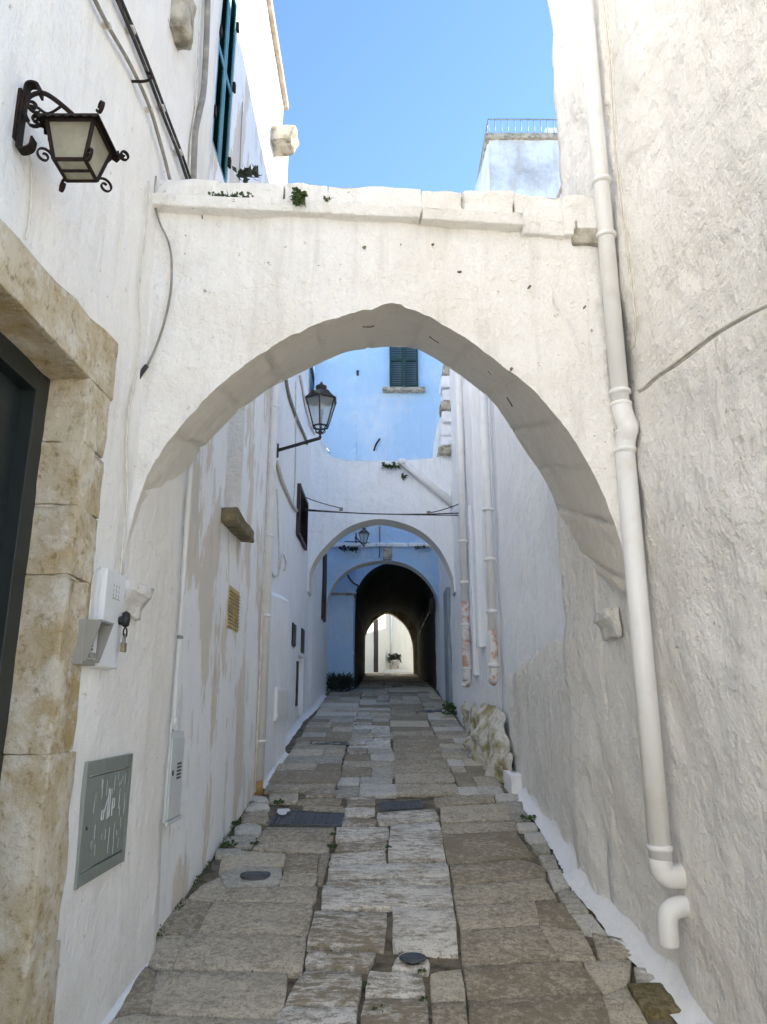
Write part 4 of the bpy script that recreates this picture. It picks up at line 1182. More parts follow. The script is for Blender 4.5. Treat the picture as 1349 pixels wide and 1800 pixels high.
MB().tube(bez([a3s, a3s + Vector((0, -0.35, 0.0)), c_l3 + Vector((-0.1, 0, 0.14)), c_l3 + Vector((0, 0, 0.02))], 5), 0.012, 6).build('bracket_arm', 'iron2', l3n, smooth=True)
MB().tube([a3s + Vector((0, 0, 0.16)), a3s + Vector((0, 0, -0.25))], 0.014, 6).build('bracket_plate', 'iron2', l3n)

# ================================================================== BOXES ON THE LEFT WALL
def wbox(y0, y1, z0, z1, d, X=XL, off=0.0, bevel=0.006):
    return MB().box((X - 0.02, y0, z0), (X + d, y1, z1))
# white meter box with lock, keys and padlock
mbx = thing('meter_box', (XL, 2.79, H + 0.13), 'narrow white plastic meter box with hanging keys beside the intercom', 'meter box')
y0, y1, z0, z1 = 2.67, 2.87, H + 0.135, H + 0.49
wbox(y0 - 0.035, y1 - 0.012, z0 - 0.004, z1 - 0.02, 0.024).build('back_box', 'plastic_white', mbx, bevel=0.004)
wbox(y0, y1, z0, z1, 0.042).build('cover', 'plastic_white', mbx, bevel=0.007, smooth=False)
vt = MB()
for k in range(3):
    for j in range(3): vt.box((XL + 0.042, 2.745 + k * 0.028, H + 0.395 + j * 0.018), (XL + 0.0435, 2.747 + k * 0.028, H + 0.407 + j * 0.018))
vt.box((XL + 0.042, 2.74, H + 0.388), (XL + 0.0435, 2.815, H + 0.391)).build('embossed_mark', 'plastic_grey', mbx)
ky, kz = 2.835, H + 0.315
MB().lathe((XL + 0.042, ky, kz), [(0.016, 0), (0.018, 0.012), (0.012, 0.02)], 14, ax='x').build('lock', 'black', mbx, smooth=True)
kr = thing('key_ring', (XL + 0.075, ky, kz - 0.09), 'black key fob, ring and small brass padlock hanging on the white box', 'keys')
MB().lathe((XL + 0.066, ky, kz + 0.005), [(0.001, -0.032), (0.014, -0.024), (0.017, 0.0), (0.014, 0.024), (0.001, 0.032)], 14).build('fob', 'black', kr, smooth=True)
rg = [Vector((XL + 0.066, ky + 0.006 + 0.020 * math.cos(a), kz - 0.045 + 0.018 * math.sin(a))) for a in [i * math.pi / 8 for i in range(17)]]
MB().tube(rg, 0.003, 6, cap=False).build('ring', 'black', kr, smooth=True)
MB().tube(bez([(XL + 0.066, ky - 0.008, kz - 0.085), (XL + 0.066, ky - 0.008, kz - 0.058), (XL + 0.066, ky + 0.002, kz - 0.05), (XL + 0.066, ky + 0.010, kz - 0.058), (XL + 0.066, ky + 0.010, kz - 0.085)], 4), 0.003, 6).build('shackle', 'galv', kr, smooth=True)
MB().box((XL + 0.058, ky - 0.014, kz - 0.118), (XL + 0.074, ky + 0.016, kz - 0.083)).build('padlock_body', 'brass', kr, bevel=0.003)
# intercom with hood
ic = thing('intercom', (XL, 2.60, H + 0.13), 'grey plastic intercom with rain hood on the stone door jamb', 'intercom')
iy0, iy1, iz0, iz1 = 2.525, 2.645, H + 0.135, H + 0.285
X0 = XL + 0.022
MB().box((X0 - 0.02, iy0, iz0), (X0 + 0.018, iy1, iz1)).build('back_plate', 'plastic_grey', ic, bevel=0.005)
hd = MB()
hd.hexa([(X0 + 0.018, iy1 - 0.008, iz0 + .01), (X0 + 0.03, iy1 - 0.008, iz0 + .01), (X0 + 0.03, iy1, iz0 + .01), (X0 + 0.018, iy1, iz0 + .01), (X0 + 0.018, iy1 - 0.008, iz1), (X0 + 0.07, iy1 - 0.008, iz1), (X0 + 0.07, iy1, iz1), (X0 + 0.018, iy1, iz1)])
hd.hexa([(X0 + 0.018, iy0, iz0 + .01), (X0 + 0.03, iy0, iz0 + .01), (X0 + 0.03, iy0 + 0.008, iz0 + .01), (X0 + 0.018, iy0 + 0.008, iz0 + .01), (X0 + 0.018, iy0, iz1), (X0 + 0.07, iy0, iz1), (X0 + 0.07, iy0 + 0.008, iz1), (X0 + 0.018, iy0 + 0.008, iz1)])
hd.box((X0 + 0.018, iy0 + .0085, iz1 - 0.008), (X0 + 0.0695, iy1 - .0085, iz1 - 0.0005)).build('hood', 'plastic_grey', ic)
MB().box((X0 + 0.018, iy0 + 0.02, iz0 + 0.02), (X0 + 0.024, iy1 - 0.02, iz1 - 0.02)).build('front_panel', 'box_grey', ic, bevel=0.002)
for k in range(3):
    MB().box((X0 + 0.024, iy0 + 0.03, iz0 + 0.05 + k * 0.012), (X0 + 0.0265, iy0 + 0.06, iz0 + 0.057 + k * 0.012)).build('button', 'black', ic)
MB().box((X0 + 0.024, iy0 + 0.03, iz0 + 0.024), (X0 + 0.030, iy1 - 0.03, iz0 + 0.043)).build('call_button', 'plastic_grey', ic, bevel=0.001)
sp_ = MB()
for k in range(5): sp_.box((X0 + 0.024, iy0 + 0.035, iz1 - 0.055 + k * 0.006), (X0 + 0.0255, iy1 - 0.04, iz1 - 0.053 + k * 0.006))
sp_.build('speaker_grille', 'black', ic)
# galvanised cabinet
cb = thing('meter_cabinet', (XL, 3.0, H - 0.6), 'galvanised steel meter cabinet door set low in the left wall', 'cabinet')
y0, y1, z0, z1 = 2.735, 3.215, H - 0.600, H - 0.190
cf = MB()
cf.box((XL - 0.01, y0, z0), (XL + 0.014, y0 + 0.022, z1)).box((XL - 0.01, y1 - 0.022, z0), (XL + 0.014, y1, z1))
cf.box((XL - 0.01, y0 + .0225, z1 - 0.048), (XL + 0.013, y1 - .0225, z1 - 0.001)).box((XL - 0.01, y0 + .0225, z0 + 0.001), (XL + 0.013, y1 - .0225, z0 + 0.042))
cf.build('frame', 'galv', cb)
dr = MB().box((XL - 0.01, y0 + 0.026, z0 + 0.047), (XL + 0.010, y1 - 0.026, z1 - 0.056)).build('door', 'galv', cb, bevel=0.003)
for yy in (y0 + 0.12, y1 - 0.09):
    for zz in (z0 + 0.12, z1 - 0.13):
        MB().lathe((XL + 0.010, yy, zz), [(0.022, 0), (0.020, 0.004), (0.012, 0.004), (0.010, 0.001)], 16, ax='x').build('rivet_boss', 'galv', dr, smooth=True)
MB().lathe((XL + 0.0105, y0 + 0.05, (z0 + z1) / 2 - 0.02), [(0.007, 0), (0.006, 0.002)], 10, ax='x').build('keyhole', 'black', dr)
em = MB(); zc = (z0 + z1) / 2 + 0.02; yc = (y0 + y1) / 2
def bar(a, b, w=0.004): em.strip([(XL + 0.011, yc + a[0], zc + a[1]), (XL + 0.011, yc + b[0], zc + b[1])], w, 0.003, Vector((0, -(b[1] - a[1]), b[0] - a[0])))
for a, b in (((-0.055, -0.03), (-0.055, 0.0)), ((-0.055, 0.0), (-0.035, 0.0)), ((-0.035, 0.0), (-0.035, -0.03)), ((-0.055, -0.03), (-0.035, -0.03)), ((-0.03, -0.005), (0.0, 0.04)), ((0.005, -0.035), (0.005, 0.075)), ((0.022, -0.03), (0.022, 0.07)),
             ((0.05, -0.03), (0.05, 0.03)), ((0.05, 0.03), (0.072, 0.03)), ((0.072, 0.03), (0.072, -0.002)), ((0.072, -0.002), (0.052, -0.004))): bar(a, b)
em.build('embossed_mark', 'drip', dr)
dp = MB(); rr = random.Random(5)
for k in range(26):
    yy = rr.uniform(y0 + 0.10, y1 - 0.04) if k > 8 else rr.uniform(yc, y1 - 0.04); za = rr.uniform(z0 + 0.10, z1 - 0.06); L = rr.uniform(0.015, 0.09)
    dp.box((XL + 0.0102, yy, max(z0 + .05, za - L)), (XL + 0.0112, yy + rr.uniform(0.001, 0.003), za))
dp.build('lime_drips', 'drip', dr)['kind'] = 'stuff'
# grey gas box further on with pipe
gb = thing('gas_box', (XL2, 3.8, H - 0.53), 'pale grey gas meter box with slots at the foot of the thin pipe', 'gas box')
y0, y1, z0, z1 = 3.80, 4.05, H - 0.545, H - 0.125
MB().box((XL2 - 0.02, y0, z0), (XL2 + 0.055, y1, z1)).build('case', 'box_grey', gb, bevel=0.006)
MB().box((XL2 + 0.055, y0 + 0.012, z0 + 0.012), (XL2 + 0.062, y1 - 0.012, z1 - 0.03)).build('cover', 'box_grey', gb, bevel=0.003)
MB().box((XL2 + 0.055, y0 - 0.008, z0 - 0.012), (XL2 + 0.068, y1 + 0.008, z0 + 0.008)).build('bottom_lip', 'box_grey', gb, bevel=0.003)
for k in range(5):
    MB().box((XL2 + 0.0625, y0 + 0.12, H - 0.355 + k * 0.017), (XL2 + 0.0635, y0 + 0.20, H - 0.345 + k * 0.017)).build('slot', 'black', gb)
MB().lathe((XL2 + 0.062, y0 + 0.05, H - 0.32), [(0.014, 0), (0.013, 0.003)], 12, ax='x').build('lock', 'black', gb)
pg = [PX(317, 800, XL2 + 0.03), PX(312, 1050, XL2 + 0.03), PX(305, 1262, XL2 + 0.03)]
yy = pg[2].y
tp_ = thing('gas_pipe', (XL2 + 0.03, yy, H - 0.1), 'thin cream pipe running down the stained wall to the gas box', 'pipe')
MB().tube(bez([(XL2 + 0.03, yy, 4.2), (XL2 + 0.03, yy, pg[1].z), (XL2 + 0.03, yy, H - 0.06), (XL2 + 0.03, yy - 0.012, H - 0.085), (XL2 + 0.03, yy - 0.05, H - 0.095), (XL2 + 0.03, yy - 0.06, H - 0.13)], 6), 0.0135, 8).build('pipe', 'pvc', tp_, smooth=True)
MB().lathe((XL2 + 0.03, yy, H - 0.085), [(0.017, -0.02), (0.02, 0), (0.017, 0.03)], 10).build('elbow', 'pvc', tp_, smooth=True)
zc = PX(306, 1117, XL2 + 0.03).z
MB().box((XL2 - 0.01, yy - 0.03, zc - 0.008), (XL2 + 0.048, yy + 0.02, zc + 0.008)).build('clip', 'galv', tp_, bevel=0.002)
# ochre louvred vents
vn = thing('wall_vent', (XL2, 5.37, H + 0.53), 'pair of ochre louvred vent grilles on the stained wall', 'vent')
for ya in (5.18, 5.385):
    pn = MB().box((XL2 - 0.01, ya, H + 0.53), (XL2 + 0.012, ya + 0.19, H + 0.83)).build('vent_panel', 'vent', vn, bevel=0.003)
    for k in range(11):
        z = H + 0.548 + k * 0.0245
        MB().hexa([(XL2 + 0.012, ya + .014, z), (XL2 + 0.026, ya + .014, z - .004), (XL2 + 0.026, ya + .176, z - .004), (XL2 + 0.012, ya + .176, z), (XL2 + 0.012, ya + .014, z + .012), (XL2 + 0.022, ya + .014, z + .003), (XL2 + 0.022, ya + .176, z + .003), (XL2 + 0.012, ya + .176, z + .012)]).build('slat', 'vent', pn)
# small box on the annex and others
ab = thing('annex_meter_box', (-1.09, 7.9, H - 0.13), 'white painted meter box door on the low annex wall', 'meter box')
pa_, pb_ = PX(485, 1208, -1.085), PX(503, 1265, -1.085)
MB().box((-1.1, pa_.y, pb_.z), (-1.065, pb_.y, pa_.z)).build('frame', 'white', ab, bevel=0.006)
MB().box((-1.065, pa_.y + 0.04, pb_.z + 0.03), (-1.058, pb_.y - 0.04, pa_.z - 0.03)).build('door', 'plastic_white', ab, bevel=0.003)

# ================================================================== PIPES
dpz = thing('downpipe', (1.13, 3.30, 0.85), 'long white downpipe in the corner of the near arch and right wall', 'downpipe')
dx, dy_ = 1.135, 3.29
zb_ = PLINE(1152, 1515, (0, dy_), (1, dy_)).z
zs_ = PLINE(1105, 775, (0, dy_), (1, dy_)).z
MB().tube([(dx, dy_, zb_), (dx, dy_, zs_ - 0.05)], 0.046, 16).build('pipe', 'pvc', dpz, smooth=True)
MB().tube(bez([(dx, dy_, zs_ - 0.06), (dx + 0.004, dy_ - 0.01, zs_), (dx + 0.012, dy_ - 0.035, zs_ + 0.05), (dx + 0.006, dy_ - 0.012, zs_ + 0.12), (dx, dy_, zs_ + 0.18)], 6), 0.047, 16).build('offset_bend', 'pvc', dpz, smooth=True)
MB().tube([(dx, dy_, zs_ + 0.17), (dx + 0.005, dy_ + 0.03, 7.2)], 0.042, 16).build('pipe', 'pvc', dpz, smooth=True)
MB().tube(bez([(dx, dy_, zb_ + 0.01), (dx, dy_, zb_ - 0.02), (dx + 0.02, dy_ + 0.0, zb_ - 0.05), (dx + 0.10, dy_ + 0.01, zb_ - 0.055)], 6), 0.047, 16).build('elbow', 'pvc', dpz, smooth=True)
for v in (320, 415, 690, 712, 762, 792, 1490):
    zc = PLINE(1090, v, (0, dy_), (1, dy_)).z
    MB().lathe((dx + (0.010 if v == 762 else 0), dy_ - (0.02 if v == 762 else 0), zc), [(0.044, -0.012), (0.052, -0.008), (0.052, 0.008), (0.044, 0.012)], 16).build('collar', 'pvc', dpz, smooth=True)
cst = PLINE(1160, 1612, (1.2, 0), (1.2, 1)); cst = Vector((1.19, 3.27, PLINE(1160, 1625, (0, 3.27), (1, 3.27)).z))
pst = thing('pipe_stub', cst, 'short hooked white pipe stub below the downpipe', 'pipe')
MB().tube(bez([cst + Vector((0.06, 0.02, 0.055)), cst + Vector((0.0, 0, 0.065)), cst + Vector((-0.055, -0.01, 0.035)), cst + Vector((-0.06, -0.01, -0.075))], 7), 0.040, 14).build('pipe', 'pvc', pst, smooth=True)
# big pipe at the end of the stained wall
bp = thing('large_downpipe', (-1.09, 6.70, 0.8), 'large cream downpipe at the end of the stained left wall with ochre foot', 'downpipe')
bx_, by_ = XL2 + 0.0, 6.80
MB().tube([(bx_, by_, gz(by_) + 0.11), (bx_, by_, 7.6)], 0.062, 14).build('pipe', 'pvc', bp, smooth=True)
MB().tube([(bx_, by_, gz(by_) - 0.02), (bx_, by_, gz(by_) + 0.11)], 0.058, 14).build('foot', 'ochrepipe', bp, smooth=True)
for z in (1.25, 2.35, 3.1, 4.4):
    MB().lathe((bx_, by_, z), [(0.062, -0.014), (0.07, -0.01), (0.07, 0.01), (0.062, 0.014)], 14).build('collar', 'pvc', bp, smooth=True)
cable('thin_pipe', [(XL2 + 0.02, 6.60, 0.85), (XL2 + 0.02, 6.60, 2.5), (XL2 + 0.02, 6.62, 4.4), (XL2 + 0.02, 6.60, 5.2)], 0.011, 'cable_white', 'thin painted pipe beside the large cream downpipe', 'pipe')
# two pipes on the right
for nm, x, y, zt, lab in (('terracotta_downpipe', 1.06, 9.6, 6.6, 'right-hand downpipe with flaking terracotta lower length above the rock'), ('white_downpipe', 1.13, 7.72, 5.0, 'slim white downpipe at the house corner on the right with reddish foot')):
    t = thing(nm, (x, y, gz(y) + 0.6), lab, 'downpipe')
    zf = PX(828 if x < 1.1 else 872, 1190, x).z
    zm = zf + (0.95 if x < 1.1 else 0.45)
    MB().tube([(x, y, zm), (x, y, zt)], 0.050 if x < 1.1 else 0.042, 12).build('pipe', 'pvc', t, smooth=True)
    MB().tube(bez([(x, y, zm + 0.02), (x, y, zf + 0.03), (x - 0.03, y - 0.03, zf - 0.05)], 5), 0.056 if x < 1.1 else 0.045, 12).build('lower_pipe', 'terracotta', t, smooth=True)
    for k in range(4):
        z = zf + 0.12 + k * 0.55
        MB().lathe((x, y, z), [(0.05, -0.02), (0.064, -0.015), (0.064, 0.015), (0.05, 0.02)], 12).build('collar', 'pvc', t, smooth=True)
# diagonal pipe across the second arch wall
q0, q1 = PY(708, 812, 11.42), PY(808, 895, 11.42)
dg = thing('diagonal_pipe', q1, 'white pipe slanting down across the second arch wall', 'pipe')
MB().tube([q0, q1], 0.06, 12).build('pipe', 'pvc', dg, smooth=True)
MB().lathe(q0, [(0.05, -0.05), (0.075, -0.03), (0.075, 0.03), (0.05, 0.05)], 12).build('collar', 'pvc', dg, smooth=True)

# ================================================================== CABLES AND WIRES
def wallpts(px, X): return [PX(u, v, X) for u, v in px]
cable('grey_conduit', wallpts([(155,-25),(190,45),(230,115),(262,185),(282,250),(298,312),(300,330)], XL + 0.022), 0.0085, 'cable_grey', 'grey conduit slanting down the upper left wall, left of the black cables', 'conduit')
cable('black_cable', wallpts([(196,-25),(232,60),(262,135),(290,210),(312,265),(330,318)], XL + 0.020), 0.0085, 'cable_dark', 'left strand of the black cables on the upper left wall')
cable('black_cable', wallpts([(203,-25),(239,60),(269,135),(297,210),(318,265),(336,318)], XL + 0.024), 0.0075, 'cable_dark', 'right strand of the black cables on the upper left wall')
cable('service_pipe', wallpts([(366,-25),(363,80),(358,160),(350,200),(343,240),(340,322)], XL + 0.03), 0.017, 'cable_grey', 'thick grey service pipe beside the teal shutters', 'pipe', n=10)
cable('thin_cable', wallpts([(354,-20),(349,90),(345,180),(336,250),(334,322)], XL + 0.014), 0.005, 'cable_white', 'thin painted cable left of the grey service pipe')
cable('thin_cable', wallpts([(427,180),(424,240),(421,318)], XL2 + 0.012), 0.004, 'cable_grey', 'short thin cable right of the teal shutters')
def fr_(px, d=0.012): return [Pf(u, v) + nF * d for u, v in px]
cable('arch_cable', fr_([(276,318),(272,350),(281,395),(300,440),(303,500),(296,550),(280,605),(262,645),(250,662)], 0.03), 0.0052, 'cable_grey', 'grey cable looping over the left end of the near arch')
cable('cable_sleeve', fr_([(260,648),(250,662),(238,682)], 0.03), 0.010, 'cable_dark', 'dark cable sleeve in the corner left of the near arch', 'cable sleeve')
cable('corner_cable', wallpts([(262,318),(259,380),(253,440),(245,515),(246,590),(241,650),(232,690)], XL + 0.022), 0.0042, 'cable_white', 'thin cable in the corner between left wall and near arch')
cable('corner_cable', wallpts([(236,680),(228,715),(223,770),(224,860),(222,900),(216,960),(211,1018)], XL + 0.024) , 0.005, 'cable_white', 'painted cable running down the corner to the white meter box')
cable('lantern_wire', wallpts([(50,262),(56,300),(55,360),(51,400),(46,420)], XL + 0.018), 0.003, 'cable_white', 'thin white wire hanging below the wall lantern bracket', 'wire')
cable('meter_wire', wallpts([(176,998),(165,1012),(160,1060),(156,1096)], XL + 0.03), 0.004, 'cable_white', 'thin wire from the white meter box down to the intercom', 'wire')
rw = lambda px, d: [PX(u, v, 1.185 - d) for u, v in px]
cable('wall_cable', rw([(1056,-30),(1072,110),(1076,190),(1088,330),(1104,450),(1116,545),(1118,560),(1111,615)], 0.045), 0.006, 'cable_white', 'left of two painted cables beside the near downpipe')
cable('wall_cable', rw([(1062,-30),(1078,110),(1081,190),(1093,330),(1109,450),(1120,545),(1122,560),(1114,612)], 0.042), 0.005, 'cable_white', 'right of two painted cables beside the near downpipe')
cable('rising_cable', rw([(1122,686),(1134,680),(1150,664),(1190,636),(1245,594),(1300,560),(1365,528)], 0.04), 0.0060, 'cable_white', 'upper of two cables rising across the right wall')
cable('rising_cable', rw([(1124,689),(1138,681),(1156,664),(1198,636),(1255,592),(1310,558),(1372,526)], 0.035), 0.0050, 'cable_white', 'lower of two cables rising across the right wall')
lw = lambda px, X=-1.18: [PX(u, v, X) for u, v in px]
cable('slack_cable', lw([(487,812),(493,835),(503,862),(513,885),(522,898)]), 0.022, 'cable_white', 'slack bundle of painted cables below the street lantern arm')
cable('roof_cable', lw([(499,640),(507,690),(520,730),(535,765),(540,780)]), 0.024, 'cable_grey', 'grey cable drooping behind the street lantern')
cable('roof_cable', lw([(528,660),(540,725),(555,765),(580,795)]), 0.018, 'cable_white', 'pale cable drooping past the street lantern to the second arch')
cable('wall_wire', lw([(520,670),(520,760),(519,845),(516,890)]), 0.010, 'cable_white', 'vertical painted wire on the blue-white left house')
cable('wall_wire', lw([(487,860),(490,960),(489,1000)], -1.19), 0.010, 'cable_white', 'vertical painted wire beside the large cream downpipe')
cable('looped_wire', lw([(476,1000),(482,1012),(490,1008),(497,975),(503,990),(500,1003)]), 0.010, 'cable_white', 'looped wire end on the wall above the annex', 'wire')
def span(name, a, b, sag, r, lab):
    a, b = Vector(a), Vector(b)
    return cable(name, [a.lerp(b, t / 10) + Vector((0, 0, -sag * 4 * (t / 10) * (1 - t / 10))) for t in range(11)], r, 'cable_dark', lab, 'wire', n=5, smooth=2)
span('span_wire', PY(524, 894, 10.6), PY(838, 900, 10.6), 0.06, 0.010, 'lower wire strung across the lane before the second arch')
span('span_wire', PY(524, 897, 10.6), PY(838, 906, 10.6), 0.02, 0.008, 'second wire strung just below across the lane')
span('span_wire', PY(522, 868, 10.6), PY(600, 893, 10.6), 0.02, 0.007, 'slanting wire from the brown shutter to the strung wires')
span('span_wire', PY(752, 902, 10.6), PY(838, 870, 10.6), 0.04, 0.008, 'slanting wire rising to the hook on the right wall')
for u, v, lab in ((600, 895, 'left clamp on the wires strung across the lane'), (754, 901, 'right clamp on the wires strung across the lane')):
    p = PY(u, v, 10.59)
    tag(MB().box(p - Vector((0.028, 0.02, 0.022)), p + Vector((0.028, 0.02, 0.022))).build('wire_clamp', 'cable_grey', None, bevel=0.005), lab, 'clamp')
cable('tunnel_cable', [PY(u, v, 15.9) for u, v in [(613,1000),(612,1012),(622,1025),(630,1030),(627,1040)]], 0.02, 'cable_dark', 'dark cable at the tunnel mouth')
cable('niche_cable', [PY(u, v, 14.45) for u, v in [(668,925),(668,950),(668,968),(667,980)]], 0.012, 'cable_dark', 'thin vertical cable on the third arch wall')
cable('slack_wire', [PY(u, v, 14.45) for u, v in [(606,952),(640,953),(665,958),(686,956)]], 0.010, 'cable_dark', 'slack wire on the third arch wall behind the small lantern', 'wire')

# ================================================================== COVERS IN THE PAVING
def plate(name, px, label, rows, m='castiron', top=0.016, frame=0.03):
    pts = [G(u, v) for u, v in px]
    c = sum(pts, Vector()) / 4
    t = thing(name, c, label, 'manhole cover')
    def quad(s, h, hh):
        b = []
        for p in pts:
            q = c + (p - c) * s; b.append(Vector((q.x, q.y, gz(q.y) + h)))
        return b
    mb = MB(); A, B2 = quad(1.0, 0, 0), quad(0.90, 0, 0)
    up = Vector((0, 0, top)); dn = Vector((0, 0, -0.03))
    for i in range(4):
        j = (i + 1) % 4
        mb.hexa([A[i] + dn, A[j] + dn, B2[j] + dn, B2[i] + dn, A[i] + up, A[j] + up, B2[j] + up, B2[i] + up])
    mb.build('frame', m, t)
    C = quad(0.885, 0, 0)
    mb = MB().hexa([p + dn for p in C] + [p + up * 0.8 for p in C]); lid = mb.build('lid', m, t)
    for k in range(rows):
        a = C[0].lerp(C[1], (k + 0.7) / (rows + 0.4)); b = C[3].lerp(C[2], (k + 0.7) / (rows + 0.4))
        a2_, b2_ = a.lerp(b, 0.08), a.lerp(b, 0.92)
        MB().tube([a2_ + up * 0.85, b2_ + up * 0.85], 0.006, 5).build('rib', m, lid)
    return t
mh = plate('manhole_cover', [(487,1426),(606,1433),(600,1455),(474,1452)], 'large dark rectangular manhole cover with torn white paper on it', 9)
plate('small_cover', [(668,1413),(740,1409),(743,1423),(668,1427)], 'small dark ribbed cover in the middle of the lane', 7)
plate('far_cover', [(548,1303),(616,1304),(614,1312),(544,1310)], 'dark rectangular cover on the left further up the lane', 4)
plate('drain_grate', [(730,1252),(776,1248),(778,1252),(732,1256)], 'narrow dark drain grate on the right near the rock', 4)
pp = G(500, 1431)
paper = MB()
ol = [(488,1427),(508,1427),(511,1431),(505,1433),(503,1437),(497,1439),(491,1437),(487,1434)]
pts = [G(u, v) + Vector((0, 0, 0.022 + 0.004 * (i % 2))) for i, (u, v) in enumerate(ol)]
paper.add(pts + [sum(pts, Vector()) / 8 + Vector((0, 0, 0.008))], [(i, (i + 1) % 8, 8) for i in range(8)])
tag(paper.build('torn_paper', 'plastic_white'), 'scrap of torn white paper stuck on the large manhole cover', 'paper')
c = G(449, 1543)
rc = thing('round_cover', c, 'small round iron cover set in a pale stone on the left', 'manhole cover')
MB().lathe((c.x, c.y, gz(c.y) - 0.02), [(0.090, 0), (0.090, 0.042), (0.078, 0.044), (0.076, 0.040)], 24).build('rim', 'castiron', rc, smooth=False)
MB().lathe((c.x, c.y, gz(c.y) - 0.02), [(0.074, 0.0), (0.074, 0.043), (0.05, 0.046), (0.02, 0.044)], 24).build('lid', 'castiron', rc)
c = G(726, 1697)
cp_ = thing('round_pipe_cover', c, 'raised black round cap standing proud of the paving in the foreground', 'cap')
MB().lathe((c.x, c.y, gz(c.y) - 0.03), [(0.030, 0), (0.036, 0.045), (0.036, 0.055)], 18).build('neck', 'black', cp_, smooth=True)
MB().lathe((c.x, c.y, gz(c.y) + 0.024), [(0.055, 0), (0.060, 0.003), (0.060, 0.010), (0.054, 0.013), (0.045, 0.0125), (0.044, 0.015), (0.01, 0.0155)], 28).build('lid', 'castiron', cp_, smooth=False)

# ================================================================== PLANTS
def weed(name, c, n, size, label, m='leaf', spread=(1, 1, 1), droop=0.0, seed=0, wid=0.3, cat='weed', parent=None, up=0.6):
    rnd = random.Random(seed); mb = MB(); c = Vector(c)
    for k in range(n):
        b = c + Vector((rnd.uniform(-1, 1) * spread[0], rnd.uniform(-1, 1) * spread[1], rnd.uniform(-.1, 1) * spread[2])) * size
        d = Vector((rnd.uniform(-1, 1), rnd.uniform(-1, 1), rnd.uniform(-0.1, 1) * up * 2 - droop)).normalized()
        L = size * rnd.uniform(0.35, 0.8); sd2 = d.cross(Vector((rnd.uniform(-1, 1), rnd.uniform(-1, 1), 0.8))).normalized() * L * wid
        tip = b + d * L + Vector((0, 0, -droop * L * 0.5)); mid = b + d * L * 0.5 + Vector((0, 0, L * 0.08))
        mb.add([b, mid + sd2, tip, mid - sd2], [(0, 1, 2), (0, 2, 3)])
    o = mb.build(name, m, parent, fix=False)
    return tag(o, label, cat) if parent is None else o
# on the near arch
weed('ledge_weed', Pf(522, 376) + nF * 0.085, 120, 0.05, 'dark green tuft hanging from the ledge of the near arch', 'leaf', (0.45, 0.3, 1.2), 0.5, 1)
weed('coping_weed', Pf(436, 318) + nF * 0.02, 46, 0.075, 'dark reddish leafy weed on top of the near arch', 'leaf_dark', (0.7, 0.3, 0.3), 0.0, 2, 0.28)
weed('ledge_moss', Pf(408, 361) + nF * 0.055, 90, 0.03, 'low green moss on the left part of the arch ledge', 'leaf', (3.2, 0.5, 0.5), 0.0, 3, 0.4, 'moss')
weed('coping_tuft', Pf(575, 368) + nF * 0.06, 16, 0.03, 'tiny tuft on the arch ledge right of the hanging tuft', 'leaf', (0.6, 0.3, 0.6), 0.0, 4)
# second and third arch
weed('arch_weed', PY(687, 822, 11.45), 80, 0.11, 'green weed on top of the second arch wall', 'leaf', (1.1, 0.4, 0.4), 0.2, 5)
weed('hanging_weed', PY(711, 840, 11.45), 34, 0.08, 'small weed hanging on the second arch wall by the slanting pipe', 'leaf', (0.4, 0.3, 0.6), 0.5, 6)
weed('niche_weed', PY(614, 968, 14.4), 70, 0.13, 'green weed left on the third arch ledge', 'leaf_dark', (1.3, 0.4, 0.3), 0.1, 7)
weed('niche_weed', PY(740, 965, 14.4), 50, 0.10, 'green weed right on the third arch ledge', 'leaf_dark', (1.3, 0.4, 0.3), 0.1, 8)
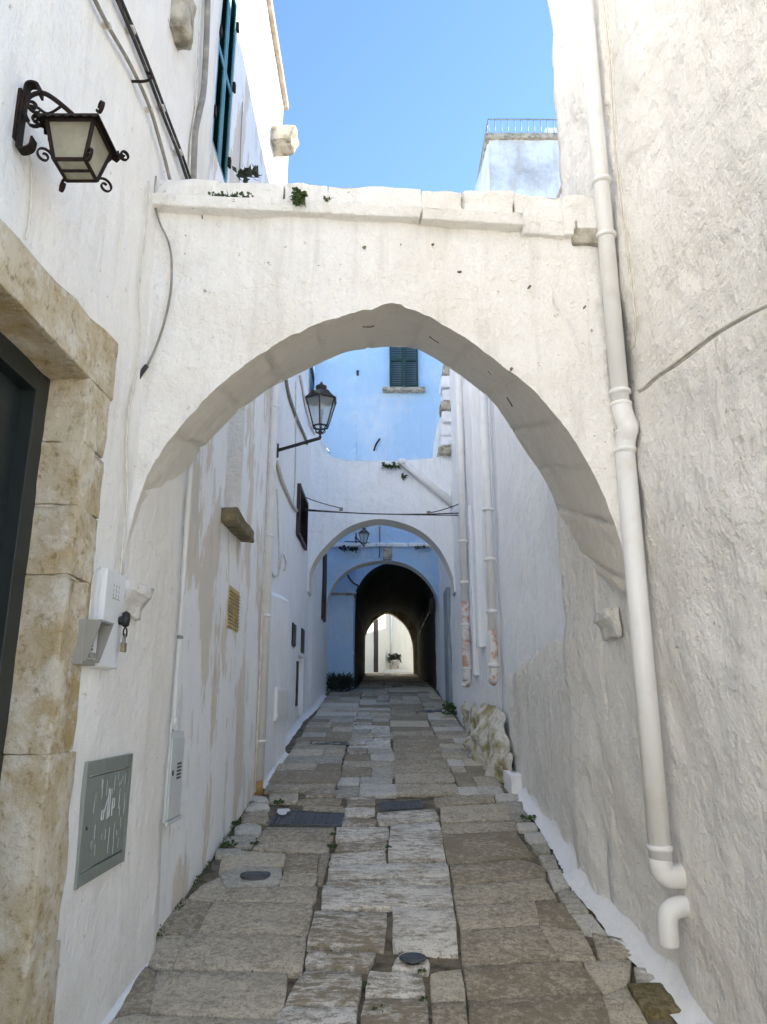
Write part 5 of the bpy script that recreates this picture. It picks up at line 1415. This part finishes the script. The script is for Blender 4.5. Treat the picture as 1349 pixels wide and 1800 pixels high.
# street
bc_ = G(592, 1226)
bsh = thing('grass_bush', (-0.82, 15.1, gz(15.1)), 'dark grassy bush left of the tunnel mouth', 'bush')
weed('foliage', (-0.85, 15.1, gz(15.1) + 0.05), 800, 0.24, None, 'leaf_dark', (0.95, 0.6, 0.9), 0.0, 9, 0.06, parent=bsh, up=0.9)
weed('foliage', (0.45, 30.3, 3.3), 240, 0.24, None, 'leaf_dark', (0.9, 0.7, 0.9), 0.2, 10, 0.2, parent=pt)
weed('wall_plant', G(790, 1262) + Vector((0.02, 0, 0.05)), 90, 0.13, 'leafy plant at the foot of the right wall before the tunnel', 'leaf', (0.6, 0.6, 1.0), 0.1, 11, 0.3, 'plant')
SW = [((928, 1443), 40, 0.05, 'flat green weed against the right-hand lime cove'), ((412, 1452), 60, 0.045, 'upper green tuft between the pale stones at the left wall'),
      ((402, 1490), 70, 0.04, 'middle green tuft between the pale stones at the left wall'), ((446, 1487), 40, 0.03, 'green tuft right of the pale stones at the left wall'),
      ((585, 1470), 50, 0.022, 'moss in the joint left of the light paving, upper'), ((584, 1492), 70, 0.028, 'moss in the joint left of the light paving, lower'),
      ((683, 1492), 60, 0.018, 'moss in the joint between the light paving blocks'), ((490, 1414), 60, 0.04, 'weed strip above the large manhole cover'),
      ((745, 1762), 40, 0.018, 'moss beside the small foreground block'), ((662, 1780), 50, 0.020, 'moss patch on the foreground block'), ((645, 1735), 40, 0.018, 'moss in the foreground joint left of the cap'),
      ((742, 1712), 40, 0.018, 'moss under the raised black cap'), ((880, 1352), 60, 0.05, 'weed at the foot of the painted step')]
for i, ((u, v), n, s, lab) in enumerate(SW):
    weed('joint_weed', G(u, v) + Vector((0, 0, 0.008)), n, s, lab, 'leaf', (1.0, 1.4, 0.25), 0.0, 20 + i, 0.4)
# moss line along the stained wall's foot
mm_ = MB(); rnd = random.Random(3)
for k in range(900):
    y = rnd.uniform(3.9, 6.6); b = Vector((XL2 + 0.012 + abs(rnd.gauss(0, 0.02)), y, gz(y) + 0.0 + abs(rnd.gauss(0, 0.012))))
    if noise.noise(Vector((y * 3, 0, 0))) < -0.05: continue
    d = Vector((rnd.uniform(-.2, 1), rnd.uniform(-1, 1), rnd.uniform(0.2, 1))).normalized() * rnd.uniform(0.008, 0.022); s = d.cross(Vector((0, 0.3, 1))).normalized() * 0.005
    mm_.add([b - s, b + s, b + d], [(0, 1, 2)])
tag(mm_.build('moss_line', 'leaf', None, fix=False), 'thin line of moss along the foot of the stained wall', 'moss', kind='stuff')

hp = PX(232, 143, XL)
tag(MB().tube(bez([hp, hp + Vector((0.05, 0, 0.0)), hp + Vector((0.075, 0.0, 0.012)), hp + Vector((0.08, 0, 0.035)), hp + Vector((0.06, 0, 0.045))], 5), 0.006, 6).build('wall_hook', 'iron', None, smooth=True), 'rusty iron wall hook beside the grey conduit', 'hook')
for u, v, w, lab in ((190, 45, 0.012, 'upper clip on the grey conduit'), (265, 193, 0.012, 'lower clip on the grey conduit'), (232, 52, 0.018, 'upper clip on the black cables'), (285, 190, 0.018, 'middle clip on the black cables'), (316, 268, 0.018, 'lower clip on the black cables')):
    p = PX(u, v, XL + 0.022)
    tag(MB().box(p + Vector((-0.03, -w, -0.006)), p + Vector((0.012, w, 0.006))).build('cable_clip', 'cable_white', None, bevel=0.002), lab, 'clip', 'clips on the upper left cables')
